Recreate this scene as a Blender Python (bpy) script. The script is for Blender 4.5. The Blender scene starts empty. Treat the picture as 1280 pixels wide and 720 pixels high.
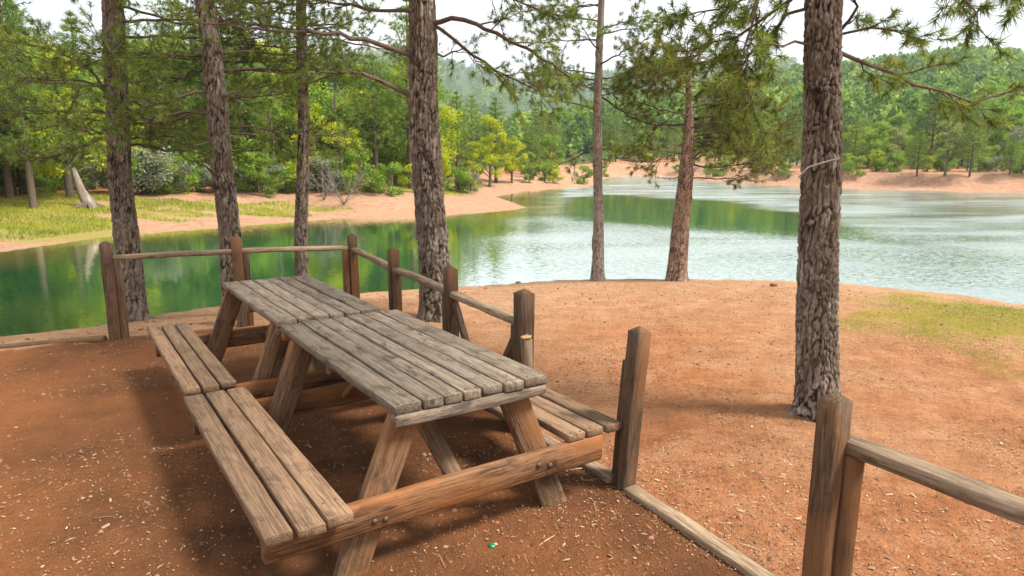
import bpy, math, random
import numpy as np
from mathutils import Vector, Matrix, Euler

RNG = np.random.default_rng(11)
random.seed(7)
sc = bpy.context.scene
col = sc.collection

# ------------------------------------------------------------------ camera
CAM_H, FPX, HZ = 1.8, 853.0, 197.0            # eye height (m), focal length (px at 1280 wide), horizon row
PITCH = math.atan((360 - HZ) / FPX)
cam_d = bpy.data.cameras.new('camera')
cam = bpy.data.objects.new('camera', cam_d)
col.objects.link(cam)
cam.location = (0, 0, CAM_H)
cam.rotation_euler = (math.pi / 2 - PITCH, 0, 0)
cam_d.sensor_width = 36
cam_d.lens = FPX / 1280 * 36
cam_d.clip_start = 0.05
cam_d.clip_end = 6000
sc.camera = cam

# ------------------------------------------------------------------ sky, sun, exposure
SUN_EL, SUN_AZ = math.radians(54), math.radians(104)   # azimuth clockwise from +Y (view direction)
world = bpy.data.worlds.new('World')
sc.world = world
world.use_nodes = True
nt = world.node_tree
bg = nt.nodes['Background']
sky = nt.nodes.new('ShaderNodeTexSky')
sky.sky_type = 'NISHITA'
sky.sun_disc = False
sky.sun_elevation = SUN_EL
sky.sun_rotation = SUN_AZ
sky.air_density = 1.0
sky.dust_density = 2.5
# a thin even layer of bright cloud over the blue
tc = nt.nodes.new('ShaderNodeTexCoord')
mp = nt.nodes.new('ShaderNodeMapping')
mp.inputs['Scale'].default_value = (1.0, 1.0, 3.0)
nz = nt.nodes.new('ShaderNodeTexNoise')
nz.inputs['Scale'].default_value = 2.2
nz.inputs['Detail'].default_value = 7
nz.inputs['Roughness'].default_value = 0.55
rp = nt.nodes.new('ShaderNodeValToRGB')
rp.color_ramp.elements[0].position = 0.36
rp.color_ramp.elements[0].color = (4.5, 4.6, 4.8, 1)
rp.color_ramp.elements[1].position = 0.62
rp.color_ramp.elements[1].color = (7.9, 7.9, 7.9, 1)
mx = nt.nodes.new('ShaderNodeMix')
mx.data_type = 'RGBA'
mx.inputs[0].default_value = 0.88
nt.links.new(tc.outputs['Generated'], mp.inputs['Vector'])
nt.links.new(mp.outputs['Vector'], nz.inputs['Vector'])
nt.links.new(nz.outputs['Fac'], rp.inputs['Fac'])
nt.links.new(sky.outputs['Color'], mx.inputs[6])
nt.links.new(rp.outputs['Color'], mx.inputs[7])
nt.links.new(mx.outputs[2], bg.inputs['Color'])
bg.inputs['Strength'].default_value = 0.118

sun_d = bpy.data.lights.new('sun', 'SUN')
sun = bpy.data.objects.new('sun', sun_d)
col.objects.link(sun)
sun_d.energy = 4.2
sun_d.angle = math.radians(13)
sun_d.color = (1.0, 0.95, 0.87)
sdir = Vector((math.sin(SUN_AZ) * math.cos(SUN_EL), math.cos(SUN_AZ) * math.cos(SUN_EL), math.sin(SUN_EL)))
sun.rotation_euler = sdir.to_track_quat('Z', 'Y').to_euler()
sun.location = (20, 10, 30)

sc.view_settings.view_transform = 'Standard'
sc.view_settings.look = 'None'
sc.view_settings.exposure = 0.96
sc.view_settings.gamma = 1
sc.view_settings.use_curve_mapping = False
sc.render.engine = 'CYCLES'
sc.cycles.use_denoising = True
sc.cycles.max_bounces = 8
sc.cycles.transparent_max_bounces = 8
sc.cycles.volume_bounces = 0
sc.cycles.caustics_reflective = False
sc.cycles.caustics_refractive = False

# ------------------------------------------------------------------ helpers: pixels to places
def ray(px, py):
    u, v = (px - 640) / FPX, (360 - py) / FPX
    cp, sp = math.cos(PITCH), math.sin(PITCH)
    return np.array([u, cp + v * sp, -sp + v * cp])

def at(px, py, z=0.0):
    d = ray(px, py)
    t = (z - CAM_H) / d[2]
    return np.array([0, 0, CAM_H]) + t * d

def atY(px, py, Y):
    d = ray(px, py)
    return np.array([0, 0, CAM_H]) + d * (Y / d[1])

# ------------------------------------------------------------------ helpers: noise
def _hash(ix, iy, seed):
    h = (ix.astype(np.int64) * 374761393 + iy.astype(np.int64) * 668265263 + seed * 2147483647) & 0xffffffff
    h = ((h ^ (h >> 13)) * 1274126177) & 0xffffffff
    h = (h ^ (h >> 16)) & 0xffffffff
    return h / 4294967295.0

def vnoise(x, y, seed=0):
    x = np.asarray(x, float); y = np.asarray(y, float)
    ix, iy = np.floor(x), np.floor(y)
    fx, fy = x - ix, y - iy
    fx = fx * fx * (3 - 2 * fx); fy = fy * fy * (3 - 2 * fy)
    a, b = _hash(ix, iy, seed), _hash(ix + 1, iy, seed)
    c, d = _hash(ix, iy + 1, seed), _hash(ix + 1, iy + 1, seed)
    return (a * (1 - fx) + b * fx) * (1 - fy) + (c * (1 - fx) + d * fx) * fy

def fbm(x, y, seed=0, oct=4):
    s, a, t = 0, 0.5, 0
    for i in range(oct):
        s = s + a * vnoise(x * 2 ** i, y * 2 ** i, seed + i * 17); t += a; a *= 0.5
    return s / t

def sstep(a, b, x):
    t = np.clip((np.asarray(x, float) - a) / (b - a), 0, 1)
    return t * t * (3 - 2 * t)

# ------------------------------------------------------------------ helpers: meshes
def mesh_np(name, V, F, mats, smooth=False, attrs=None, mat_idx=None):
    V = np.ascontiguousarray(V, np.float32); F = np.ascontiguousarray(F, np.int32)
    me = bpy.data.meshes.new(name)
    n, k = F.shape
    me.vertices.add(len(V)); me.vertices.foreach_set('co', V.ravel())
    me.loops.add(n * k); me.loops.foreach_set('vertex_index', F.ravel())
    me.polygons.add(n)
    me.polygons.foreach_set('loop_start', np.arange(0, n * k, k, dtype=np.int32))
    me.polygons.foreach_set('loop_total', np.full(n, k, np.int32))
    for m in (mats if isinstance(mats, (list, tuple)) else [mats]):
        me.materials.append(m)
    if mat_idx is not None:
        me.polygons.foreach_set('material_index', np.ascontiguousarray(mat_idx, np.int32))
    if smooth:
        me.polygons.foreach_set('use_smooth', np.ones(n, bool))
    for an, av in (attrs or {}).items():
        a = me.attributes.new(an, 'FLOAT', 'POINT')
        a.data.foreach_set('value', np.ascontiguousarray(av, np.float32))
    me.update(calc_edges=True)
    return me

def link(name, me, parent=None, loc=None, rot=None):
    o = bpy.data.objects.new(name, me)
    col.objects.link(o)
    if parent is not None:
        o.parent = parent
    if loc is not None:
        o.location = loc
    if rot is not None:
        o.rotation_euler = rot
    return o

def tag(o, label=None, cat=None, group=None, kind=None):
    if label: o['label'] = label
    if cat: o['category'] = cat
    if group: o['group'] = group
    if kind: o['kind'] = kind
    return o

def empty(name, loc, rz=0.0):
    o = link(name, None, None, loc, (0, 0, rz))
    o.empty_display_size = 0.2
    return o

def tube(P, R, seg=6):
    """verts, quads of a tube along the points P with radii R"""
    P = np.asarray(P, float); R = np.asarray(R, float); n = len(P)
    T = np.gradient(P, axis=0)
    T /= np.linalg.norm(T, axis=1)[:, None] + 1e-9
    ref = np.array([0, 0, 1.0]) if abs(T[0, 2]) < 0.9 else np.array([1.0, 0, 0])
    A = np.cross(T, ref); A /= np.linalg.norm(A, axis=1)[:, None] + 1e-9
    B = np.cross(T, A)
    th = np.arange(seg) / seg * 2 * np.pi
    V = P[:, None, :] + R[:, None, None] * (A[:, None, :] * np.cos(th)[None, :, None] + B[:, None, :] * np.sin(th)[None, :, None])
    i = np.arange(n - 1)[:, None] * seg; j = np.arange(seg)[None, :]; j2 = (j + 1) % seg
    F = np.stack([i + j, i + j2, i + seg + j2, i + seg + j], -1).reshape(-1, 4)
    return V.reshape(-1, 3), F

class Acc:
    """collects verts / faces / attributes of one mesh"""
    def __init__(s): s.V, s.F, s.A, s.n = [], [], [], 0
    def add(s, V, F, a=None):
        s.V.append(V); s.F.append(F + s.n); s.n += len(V)
        s.A.append(np.full(len(V), 0.5) if a is None else np.broadcast_to(a, (len(V),)))
    def mesh(s, name, mat, smooth=False, attr='tint'):
        return mesh_np(name, np.concatenate(s.V), np.concatenate(s.F), mat, smooth, {attr: np.concatenate(s.A)})

def needles(P, D, k, length, width, spread=(0.35, 1.25), back=0.1, tint=None, rng=RNG):
    """tufts of pine needles: P tips (N,3), D directions (N,3) -> verts, tris, tint"""
    N = len(P)
    D = D / (np.linalg.norm(D, axis=1)[:, None] + 1e-9)
    ref = np.where(np.abs(D[:, 2:3]) < 0.9, np.array([[0, 0, 1.0]]), np.array([[1.0, 0, 0]]))
    A = np.cross(D, ref); A /= np.linalg.norm(A, axis=1)[:, None]
    B = np.cross(D, A)
    phi = rng.uniform(spread[0], spread[1], (N, k)); th = rng.uniform(0, 2 * np.pi, (N, k))
    dirs = (D[:, None] * np.cos(phi)[..., None] + (A[:, None] * np.cos(th)[..., None] + B[:, None] * np.sin(th)[..., None]) * np.sin(phi)[..., None])
    base = P[:, None] - D[:, None] * (rng.uniform(0, back, (N, k)))[..., None]
    L = length * rng.uniform(0.7, 1.15, (N, k))
    tip = base + dirs * L[..., None]
    tip[..., 2] -= 0.12 * L
    side = np.cross(dirs, rng.normal(size=(N, k, 3))); side /= np.linalg.norm(side, axis=-1)[..., None] + 1e-9
    V = np.stack([base - side * width * .5, base + side * width * .5, tip], 2).reshape(-1, 3)
    F = np.arange(N * k * 3).reshape(-1, 3)
    t = rng.uniform(0, 1, N) if tint is None else tint
    t = np.repeat(t, k * 3) * 0.8 + np.repeat(rng.uniform(0, .2, N * k), 3)
    return V, F, t

# ------------------------------------------------------------------ materials
def new_mat(name):
    m = bpy.data.materials.new(name); m.use_nodes = True
    n = m.node_tree; b = n.nodes['Principled BSDF']
    return m, n, b

def node(n, t, **kw):
    x = n.nodes.new(t)
    for k, v in kw.items():
        if k in x.inputs: x.inputs[k].default_value = v
        else: setattr(x, k, v)
    return x

def ramp(n, fac, stops):
    r = n.nodes.new('ShaderNodeValToRGB')
    e = r.color_ramp.elements
    while len(e) < len(stops): e.new(0.5)
    for el, (p, c) in zip(e, stops):
        el.position = p
        el.color = (*c, 1) if len(c) == 3 else c
    n.links.new(fac, r.inputs['Fac'])
    return r.outputs['Color']

def mixc(n, fac, a, b, mode='MIX'):
    m = n.nodes.new('ShaderNodeMix'); m.data_type = 'RGBA'; m.blend_type = mode
    for s, v in ((m.inputs[0], fac), (m.inputs[6], a), (m.inputs[7], b)):
        if hasattr(v, 'default_value') or hasattr(v, 'is_linked'): n.links.new(v, s)
        elif isinstance(v, (int, float)): s.default_value = v
        else: s.default_value = (*v, 1)
    return m.outputs[2]

def math_n(n, op, a, b=None, clamp=False):
    m = n.nodes.new('ShaderNodeMath'); m.operation = op; m.use_clamp = clamp
    for s, v in ((m.inputs[0], a), (m.inputs[1], b)):
        if v is None: continue
        if isinstance(v, (int, float)): s.default_value = v
        else: n.links.new(v, s)
    return m.outputs[0]

def wood(name, light, mid, dark, stain=0.5, grain=46.0, rough=0.8, warm=None):
    """weathered timber, grain along the piece's own X axis"""
    m, n, b = new_mat(name)
    tcn = node(n, 'ShaderNodeTexCoord'); oi = node(n, 'ShaderNodeObjectInfo')
    off = node(n, 'ShaderNodeVectorMath', operation='SCALE')
    cmb = node(n, 'ShaderNodeCombineXYZ')
    for i, k in enumerate((37.0, 91.0, 53.0)):
        n.links.new(math_n(n, 'MULTIPLY', oi.outputs['Random'], k), cmb.inputs[i])
    add = node(n, 'ShaderNodeVectorMath', operation='ADD')
    n.links.new(tcn.outputs['Object'], add.inputs[0]); n.links.new(cmb.outputs[0], add.inputs[1])
    def nz(scale, mapping, detail=6, rough_=0.6, dist=0.0):
        mpn = node(n, 'ShaderNodeMapping'); mpn.inputs['Scale'].default_value = mapping
        n.links.new(add.outputs[0], mpn.inputs['Vector'])
        t = node(n, 'ShaderNodeTexNoise', Scale=scale, Detail=detail, Roughness=rough_, Distortion=dist)
        n.links.new(mpn.outputs[0], t.inputs['Vector'])
        return t.outputs['Fac']
    g1 = nz(1.0, (2.2, grain, grain), 6, 0.68, 0.9)
    g2 = nz(1.0, (5.0, grain * 3.4, grain * 3.4), 3, 0.6)
    blotch = nz(1.0, (5.5, 13.0, 13.0), 6, 0.72, 0.8)
    wear = nz(1.0, (16, 30, 30), 4, 0.7)
    c = ramp(n, g1, [(0.30, dark), (0.47, mid), (0.66, light)])
    c = mixc(n, math_n(n, 'MULTIPLY', ramp(n, g2, [(0.38, (1, 1, 1)), (0.49, (0, 0, 0))]), 0.62), c, tuple(x * 0.42 for x in dark))
    sf = math_n(n, 'MULTIPLY', ramp(n, blotch, [(0.49, (0, 0, 0)), (0.69, (1, 1, 1))]), stain)
    c = mixc(n, sf, c, tuple(x * 0.36 for x in dark))
    if warm:
        wf = math_n(n, 'MULTIPLY', ramp(n, nz(1.0, (1.6, 5, 5), 3, 0.5), [(0.45, (0, 0, 0)), (0.62, (1, 1, 1))]), 0.75)
        c = mixc(n, wf, c, warm)
    # knots
    vm = node(n, 'ShaderNodeMapping'); vm.inputs['Scale'].default_value = (2.6, 8.5, 8.5)
    n.links.new(add.outputs[0], vm.inputs['Vector'])
    vo = node(n, 'ShaderNodeTexVoronoi', Scale=1.0); n.links.new(vm.outputs[0], vo.inputs['Vector'])
    kf = ramp(n, vo.outputs['Distance'], [(0.07, (1, 1, 1)), (0.15, (0, 0, 0))])
    c = mixc(n, math_n(n, 'MULTIPLY', kf, 0.65), c, tuple(x * 0.32 for x in dark))
    # each piece a little lighter or darker than the next
    hv = node(n, 'ShaderNodeHueSaturation')
    n.links.new(math_n(n, 'ADD', math_n(n, 'MULTIPLY', oi.outputs['Random'], 0.5), 0.74), hv.inputs['Value'])
    n.links.new(c, hv.inputs['Color'])
    n.links.new(hv.outputs[0], b.inputs['Base Color'])
    b.inputs['Roughness'].default_value = rough
    b.inputs['Specular IOR Level'].default_value = 0.3
    h = math_n(n, 'ADD', math_n(n, 'ADD', g1, math_n(n, 'MULTIPLY', g2, 0.6)), math_n(n, 'MULTIPLY', wear, 0.5))
    bp = node(n, 'ShaderNodeBump', Strength=0.85, Distance=0.007)
    n.links.new(h, bp.inputs['Height']); n.links.new(bp.outputs[0], b.inputs['Normal'])
    return m

M = {}
M['top'] = wood('weathered_top_timber', (0.27, 0.212, 0.158), (0.195, 0.146, 0.104), (0.10, 0.070, 0.047), 0.92, 64)
M['seat'] = wood('weathered_seat_timber', (0.295, 0.185, 0.110), (0.225, 0.134, 0.076), (0.125, 0.070, 0.040), 0.6, 64)
M['leg'] = wood('grimy_leg_timber', (0.245, 0.145, 0.078), (0.175, 0.096, 0.048), (0.068, 0.036, 0.019), 0.85, 40, 0.8, (0.23, 0.098, 0.032))
M['frame'] = wood('stained_frame_timber', (0.25, 0.130, 0.060), (0.18, 0.084, 0.036), (0.075, 0.035, 0.017), 0.9, 40, 0.75, (0.29, 0.105, 0.028))
M['post'] = wood('fence_post_timber', (0.165, 0.098, 0.056), (0.105, 0.060, 0.033), (0.038, 0.023, 0.014), 0.7, 48, 0.75, (0.17, 0.072, 0.024))
M['rail'] = wood('fence_rail_timber', (0.38, 0.28, 0.185), (0.26, 0.175, 0.105), (0.105, 0.066, 0.04), 0.45, 48)
M['fresh'] = wood('split_fresh_timber', (0.62, 0.42, 0.18), (0.5, 0.30, 0.11), (0.3, 0.16, 0.06), 0.1, 44)

def metal(name, c, r=0.5):
    m, n, b = new_mat(name)
    t = node(n, 'ShaderNodeTexNoise', Scale=180.0, Detail=3)
    n.links.new(ramp(n, t.outputs['Fac'], [(0.35, tuple(x * .5 for x in c)), (0.65, c)]), b.inputs['Base Color'])
    b.inputs['Metallic'].default_value = 0.8; b.inputs['Roughness'].default_value = r
    return m
M['bolt'] = metal('rusty_bolt_steel', (0.20, 0.13, 0.09), 0.6)

def bark(name, plate_c, edge_c, crack_c, lichen=(0.34, 0.32, 0.29)):
    m, n, b = new_mat(name)
    at_ = node(n, 'ShaderNodeAttribute', attribute_name='tint')
    tcn = node(n, 'ShaderNodeTexCoord')
    mpn = node(n, 'ShaderNodeMapping'); mpn.inputs['Scale'].default_value = (1, 1, 0.35)
    n.links.new(tcn.outputs['Object'], mpn.inputs['Vector'])
    t1 = node(n, 'ShaderNodeTexNoise', Scale=34.0, Detail=7, Roughness=0.7); n.links.new(mpn.outputs[0], t1.inputs['Vector'])
    t2 = node(n, 'ShaderNodeTexNoise', Scale=5.0, Detail=4, Roughness=0.6); n.links.new(tcn.outputs['Object'], t2.inputs['Vector'])
    t3 = node(n, 'ShaderNodeTexNoise', Scale=120.0, Detail=4, Roughness=0.7); n.links.new(mpn.outputs[0], t3.inputs['Vector'])
    f = math_n(n, 'ADD', at_.outputs['Fac'], math_n(n, 'MULTIPLY', math_n(n, 'SUBTRACT', t1.outputs['Fac'], 0.5), 0.9))
    c = ramp(n, f, [(0.20, crack_c), (0.40, edge_c), (0.66, plate_c), (0.95, lichen)])
    c = mixc(n, ramp(n, t2.outputs['Fac'], [(0.44, (0, 0, 0)), (0.66, (0.75, 0.75, 0.75))]), c, edge_c)
    c = mixc(n, ramp(n, t3.outputs['Fac'], [(0.38, (0.6, 0.6, 0.6)), (0.52, (0, 0, 0))]), c, crack_c)
    n.links.new(c, b.inputs['Base Color'])
    b.inputs['Roughness'].default_value = 0.92; b.inputs['Specular IOR Level'].default_value = 0.15
    bp = node(n, 'ShaderNodeBump', Strength=0.9, Distance=0.012)
    n.links.new(math_n(n, 'ADD', t1.outputs['Fac'], math_n(n, 'MULTIPLY', t3.outputs['Fac'], 0.5)), bp.inputs['Height'])
    n.links.new(bp.outputs[0], b.inputs['Normal'])
    return m
M['bark_grey'] = bark('grey_pine_bark', (0.27, 0.222, 0.178), (0.175, 0.132, 0.098), (0.030, 0.021, 0.015), (0.42, 0.365, 0.305))
M['bark_red'] = bark('reddish_pine_bark', (0.40, 0.30, 0.235), (0.31, 0.20, 0.14), (0.09, 0.052, 0.034), (0.48, 0.41, 0.35))
M['bark_pale'] = bark('pale_young_pine_bark', (0.38, 0.325, 0.28), (0.30, 0.245, 0.205), (0.12, 0.09, 0.072), (0.48, 0.44, 0.39))
M['branch'] = bark('pine_branch_bark', (0.20, 0.155, 0.125), (0.13, 0.088, 0.066), (0.04, 0.026, 0.02), (0.22, 0.18, 0.15))
M['dead'] = bark('bleached_dead_wood', (0.42, 0.36, 0.30), (0.30, 0.22, 0.17), (0.12, 0.08, 0.06), (0.5, 0.46, 0.42))
M['pale_bark'] = bark('pale_broadleaf_bark', (0.20, 0.17, 0.14), (0.14, 0.11, 0.085), (0.10, 0.08, 0.06), (0.45, 0.42, 0.38))

def leaf(name, stops, rough=0.55, trans=0.35, boost=1.25):
    m = bpy.data.materials.new(name); m.use_nodes = True
    n = m.node_tree; n.nodes.remove(n.nodes['Principled BSDF'])
    out = n.nodes['Material Output']
    a = node(n, 'ShaderNodeAttribute', attribute_name='tint')
    oi = node(n, 'ShaderNodeObjectInfo')
    f = math_n(n, 'ADD', a.outputs['Fac'], math_n(n, 'MULTIPLY', math_n(n, 'SUBTRACT', oi.outputs['Random'], 0.5), 0.25), True)
    c = ramp(n, f, stops)
    p = node(n, 'ShaderNodeBsdfPrincipled', Roughness=rough)
    p.inputs['Specular IOR Level'].default_value = 0.25
    tr = node(n, 'ShaderNodeBsdfTranslucent')
    n.links.new(c, p.inputs['Base Color'])
    n.links.new(mixc(n, 1.0, c, (boost, boost, boost * .8), 'MULTIPLY'), tr.inputs['Color'])
    ms = node(n, 'ShaderNodeMixShader'); ms.inputs[0].default_value = trans
    n.links.new(p.outputs[0], ms.inputs[1]); n.links.new(tr.outputs[0], ms.inputs[2])
    n.links.new(ms.outputs[0], out.inputs['Surface'])
    return m
M['needle'] = leaf('pine_needles', [(0.0, (0.075, 0.122, 0.028)), (0.45, (0.17, 0.23, 0.045)), (0.8, (0.30, 0.35, 0.06)), (1.0, (0.41, 0.40, 0.08))], 0.5, 0.4)
M['needle_olive'] = leaf('olive_pine_needles', [(0.0, (0.08, 0.10, 0.022)), (0.45, (0.17, 0.185, 0.036)), (0.8, (0.27, 0.265, 0.05)), (1.0, (0.40, 0.31, 0.08))], 0.5, 0.35)
M['needle_dark'] = leaf('dark_pine_needles', [(0.0, (0.045, 0.085, 0.022)), (0.5, (0.10, 0.16, 0.034)), (1.0, (0.19, 0.24, 0.05))], 0.5, 0.38)
M['needle_far'] = leaf('distant_pine_needles', [(0.0, (0.085, 0.15, 0.03)), (0.5, (0.18, 0.27, 0.048)), (1.0, (0.32, 0.39, 0.07))], 0.6, 0.42)
M['leaf_yellow'] = leaf('yellow_green_leaves', [(0.0, (0.20, 0.28, 0.014)), (0.5, (0.38, 0.44, 0.022)), (1.0, (0.55, 0.54, 0.035))], 0.5, 0.45)
M['leaf_mid'] = leaf('mid_green_leaves', [(0.0, (0.10, 0.19, 0.022)), (0.5, (0.20, 0.32, 0.036)), (1.0, (0.34, 0.44, 0.06))], 0.5, 0.4)
M['leaf_pale'] = leaf('pale_green_leaves', [(0.0, (0.16, 0.21, 0.06)), (0.5, (0.26, 0.31, 0.09)), (1.0, (0.36, 0.40, 0.15))], 0.5, 0.4)
M['leaf_grey'] = leaf('grey_green_leaves', [(0.0, (0.10, 0.13, 0.07)), (0.5, (0.19, 0.21, 0.13)), (1.0, (0.33, 0.34, 0.24))], 0.6, 0.35)
M['grass'] = leaf('sunny_grass', [(0.0, (0.15, 0.22, 0.02)), (0.5, (0.29, 0.33, 0.028)), (1.0, (0.43, 0.40, 0.055))], 0.6, 0.4)
M['forest'] = leaf('hillside_foliage', [(0.0, (0.08, 0.155, 0.035)), (0.35, (0.155, 0.255, 0.05)), (0.7, (0.26, 0.37, 0.065)), (1.0, (0.46, 0.53, 0.09))], 0.7, 0.38)

# ------------------------------------------------------------------ shape of the land
WATER_Z = -0.5
LIP_Z = -0.15
near_px = [(0, 421), (60, 414), (120, 407), (200, 393), (280, 381), (400, 371), (480, 364), (600, 357), (700, 350), (760, 348.5),
           (850, 348.5), (950, 350), (1050, 354), (1150, 363), (1220, 371), (1280, 381)]
NEAR = np.array([(-45, -6), (-22, 0.5), (-12, 4.2), (-8, 5.7)] + [tuple(at(x, y, LIP_Z)[:2]) for x, y in near_px] + [(9.6, 6.6), (12.5, 4), (15, -4), (22, -40)])
far_px = [(0, 316), (60, 307), (130, 297), (200, 291), (270, 286), (330, 281), (420, 274), (520, 271), (600, 267), (640, 263), (660, 259.5),
          (640, 252), (622, 246), (655, 239), (700, 236), (738, 234), (748, 227), (768, 219.5), (830, 219), (880, 226), (950, 230.5),
          (1000, 233), (1100, 236.5), (1200, 239), (1280, 240)]
FAR = np.array([(-50, 7), (-25, 11), (-15, 14)] + [tuple(at(x, y, WATER_Z)[:2]) for x, y in far_px] + [(46, 40), (70, 34), (120, 30), (160, -40)])
POLY = np.concatenate([NEAR, [(40, -60), (160, -60)], FAR[::-1]])

def seg_dist(x, y, PL):
    d = np.full(x.shape, 1e9)
    for (ax, ay), (bx, by) in zip(PL[:-1], PL[1:]):
        dx, dy = bx - ax, by - ay
        t = np.clip(((x - ax) * dx + (y - ay) * dy) / (dx * dx + dy * dy + 1e-9), 0, 1)
        d = np.minimum(d, np.hypot(x - ax - t * dx, y - ay - t * dy))
    return d

def inside(x, y, PL):
    r = np.zeros(x.shape, bool)
    for i in range(len(PL)):
        (ax, ay), (bx, by) = PL[i], PL[(i + 1) % len(PL)]
        c = (ay > y) != (by > y)
        with np.errstate(divide='ignore', invalid='ignore'):
            r ^= c & (x < (bx - ax) * (y - ay) / (by - ay + 1e-12) + ax)
    return r

# skyline rows read off the photograph, as slopes above the horizon against x / y
SKY_A = ([-200, 200, 440, 500, 560, 600, 650, 720, 800, 900, 1100, 1400], [108, 102, 94, 97, 106, 116, 130, 134, 120, 116, 112, 112])
SKY_B = ([-200, 640, 720, 800, 880, 960, 1040, 1100, 1160, 1220, 1280, 1400, 1600], [197, 192, 178, 158, 140, 131, 125, 119, 111, 115, 123, 130, 136])
RIDGE_A, RIDGE_B = 1150.0, 380.0

def height(x, y):
    x = np.atleast_1d(np.asarray(x, float)); y = np.atleast_1d(np.asarray(y, float))
    wob = (fbm(x * 0.5, y * 0.5, 5, 3) - 0.5)
    dn = seg_dist(x, y, NEAR); df = seg_dist(x, y, FAR); ins = inside(x, y, POLY)
    near = dn < df
    zn = LIP_Z + 0.15 * sstep(0.0, 1.6, dn + wob * 0.3) + ((fbm(x * 0.9, y * 0.9, 3, 4) - 0.5) * 0.055 + (fbm(x * 3.5, y * 3.5, 13, 3) - 0.5) * 0.026 + (fbm(x * 10, y * 10, 14, 3) - .5) * .012) * sstep(0.1, .8, dn)
    zn_in = LIP_Z - 0.95 * sstep(0.0, 0.75, dn + (vnoise(x * 3, y * 3, 8) - .5) * .25 * sstep(0, .3, dn))
    # far banks: a gentle beach on the grassy side, an eroded step on the other
    dfw = np.maximum(df + wob * 2.2 * sstep(0, 3, df), 0)
    beach = 0.85 * sstep(0, 8, dfw) + 0.02 * np.maximum(dfw - 6, 0) + 0.25 * (fbm(x * .35, y * .35, 21, 4) - .5) * sstep(0.3, 3, dfw)
    cut = 0.40 * sstep(0, 1.9, dfw) + 0.72 * sstep(2.2 + wob * 2, 2.9 + wob * 2, dfw) + 0.03 * np.maximum(dfw - 3, 0) + 0.3 * (fbm(x * .3, y * .3, 22, 4) - .5) * sstep(0.2, 2, dfw)
    w = sstep(2.0, 9.0, x - 0.05 * y)
    zf = WATER_Z + beach * (1 - w) + cut * w
    Y = np.maximum(y, 1.0); xn = np.clip(640 + FPX * x / Y * 0.985, -250, 1600)
    sA = (197 - np.interp(xn, *SKY_A)) / FPX * 0.97; sB = (197 - np.interp(xn, *SKY_B)) / FPX * 0.95
    hA = sA * RIDGE_A * sstep(300, RIDGE_A, Y) * (0.92 + 0.16 * fbm(x * .006, y * .006, 31, 4))
    hB = sB * RIDGE_B * (0.25 * sstep(70, 200, Y) + 0.75 * sstep(100, RIDGE_B, Y)) * (0.90 + 0.2 * fbm(x * .012, y * .012, 41, 4))
    zf = zf + np.maximum(hA, hB) * (y > 0) + (fbm(x * .03, y * .03, 51, 4) - .5) * 4 * sstep(40, 120, df)
    zf_in = WATER_Z - np.minimum(df * 0.12, 1.6)
    z = np.where(ins, np.where(near, zn_in, zf_in), np.where(near, zn, zf))
    return z

def gz(x, y):
    return float(height([x], [y])[0])

def ground_px(px, py):
    """where the sight line through a pixel meets the land"""
    d = ray(px, py); t = np.linspace(1.5, 260, 5000)
    X, Y, Z = d[0] * t, d[1] * t, CAM_H + d[2] * t
    h = height(X, Y); i = np.argmax(Z < h)
    return np.array([X[i], Y[i], h[i]])

TA = math.radians(33.8)          # heading of the two tables
TC = np.array([-0.78, 4.0]); TL = np.array([-math.sin(TA), math.cos(TA)]); TW = np.array([math.cos(TA), math.sin(TA)])
# fence corners (used for the darker soil inside the fence too)
POSTS = {'a': (-3.97, 6.62), 'b': (-2.92, 7.18), 'c': (-1.80, 7.65), 'd': (-1.14, 6.50), 'e': (-0.485, 5.33), 'f': (0.08, 4.38), 'g': (0.605, 3.50), 'h': (1.215, 2.44)}
ENC = np.array([(-12, 3.0), POSTS['a'], POSTS['b'], POSTS['c'], POSTS['f'], POSTS['g'], POSTS['h'], (3.5, -1.7), (3.5, -8), (-12, -8)])

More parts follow.
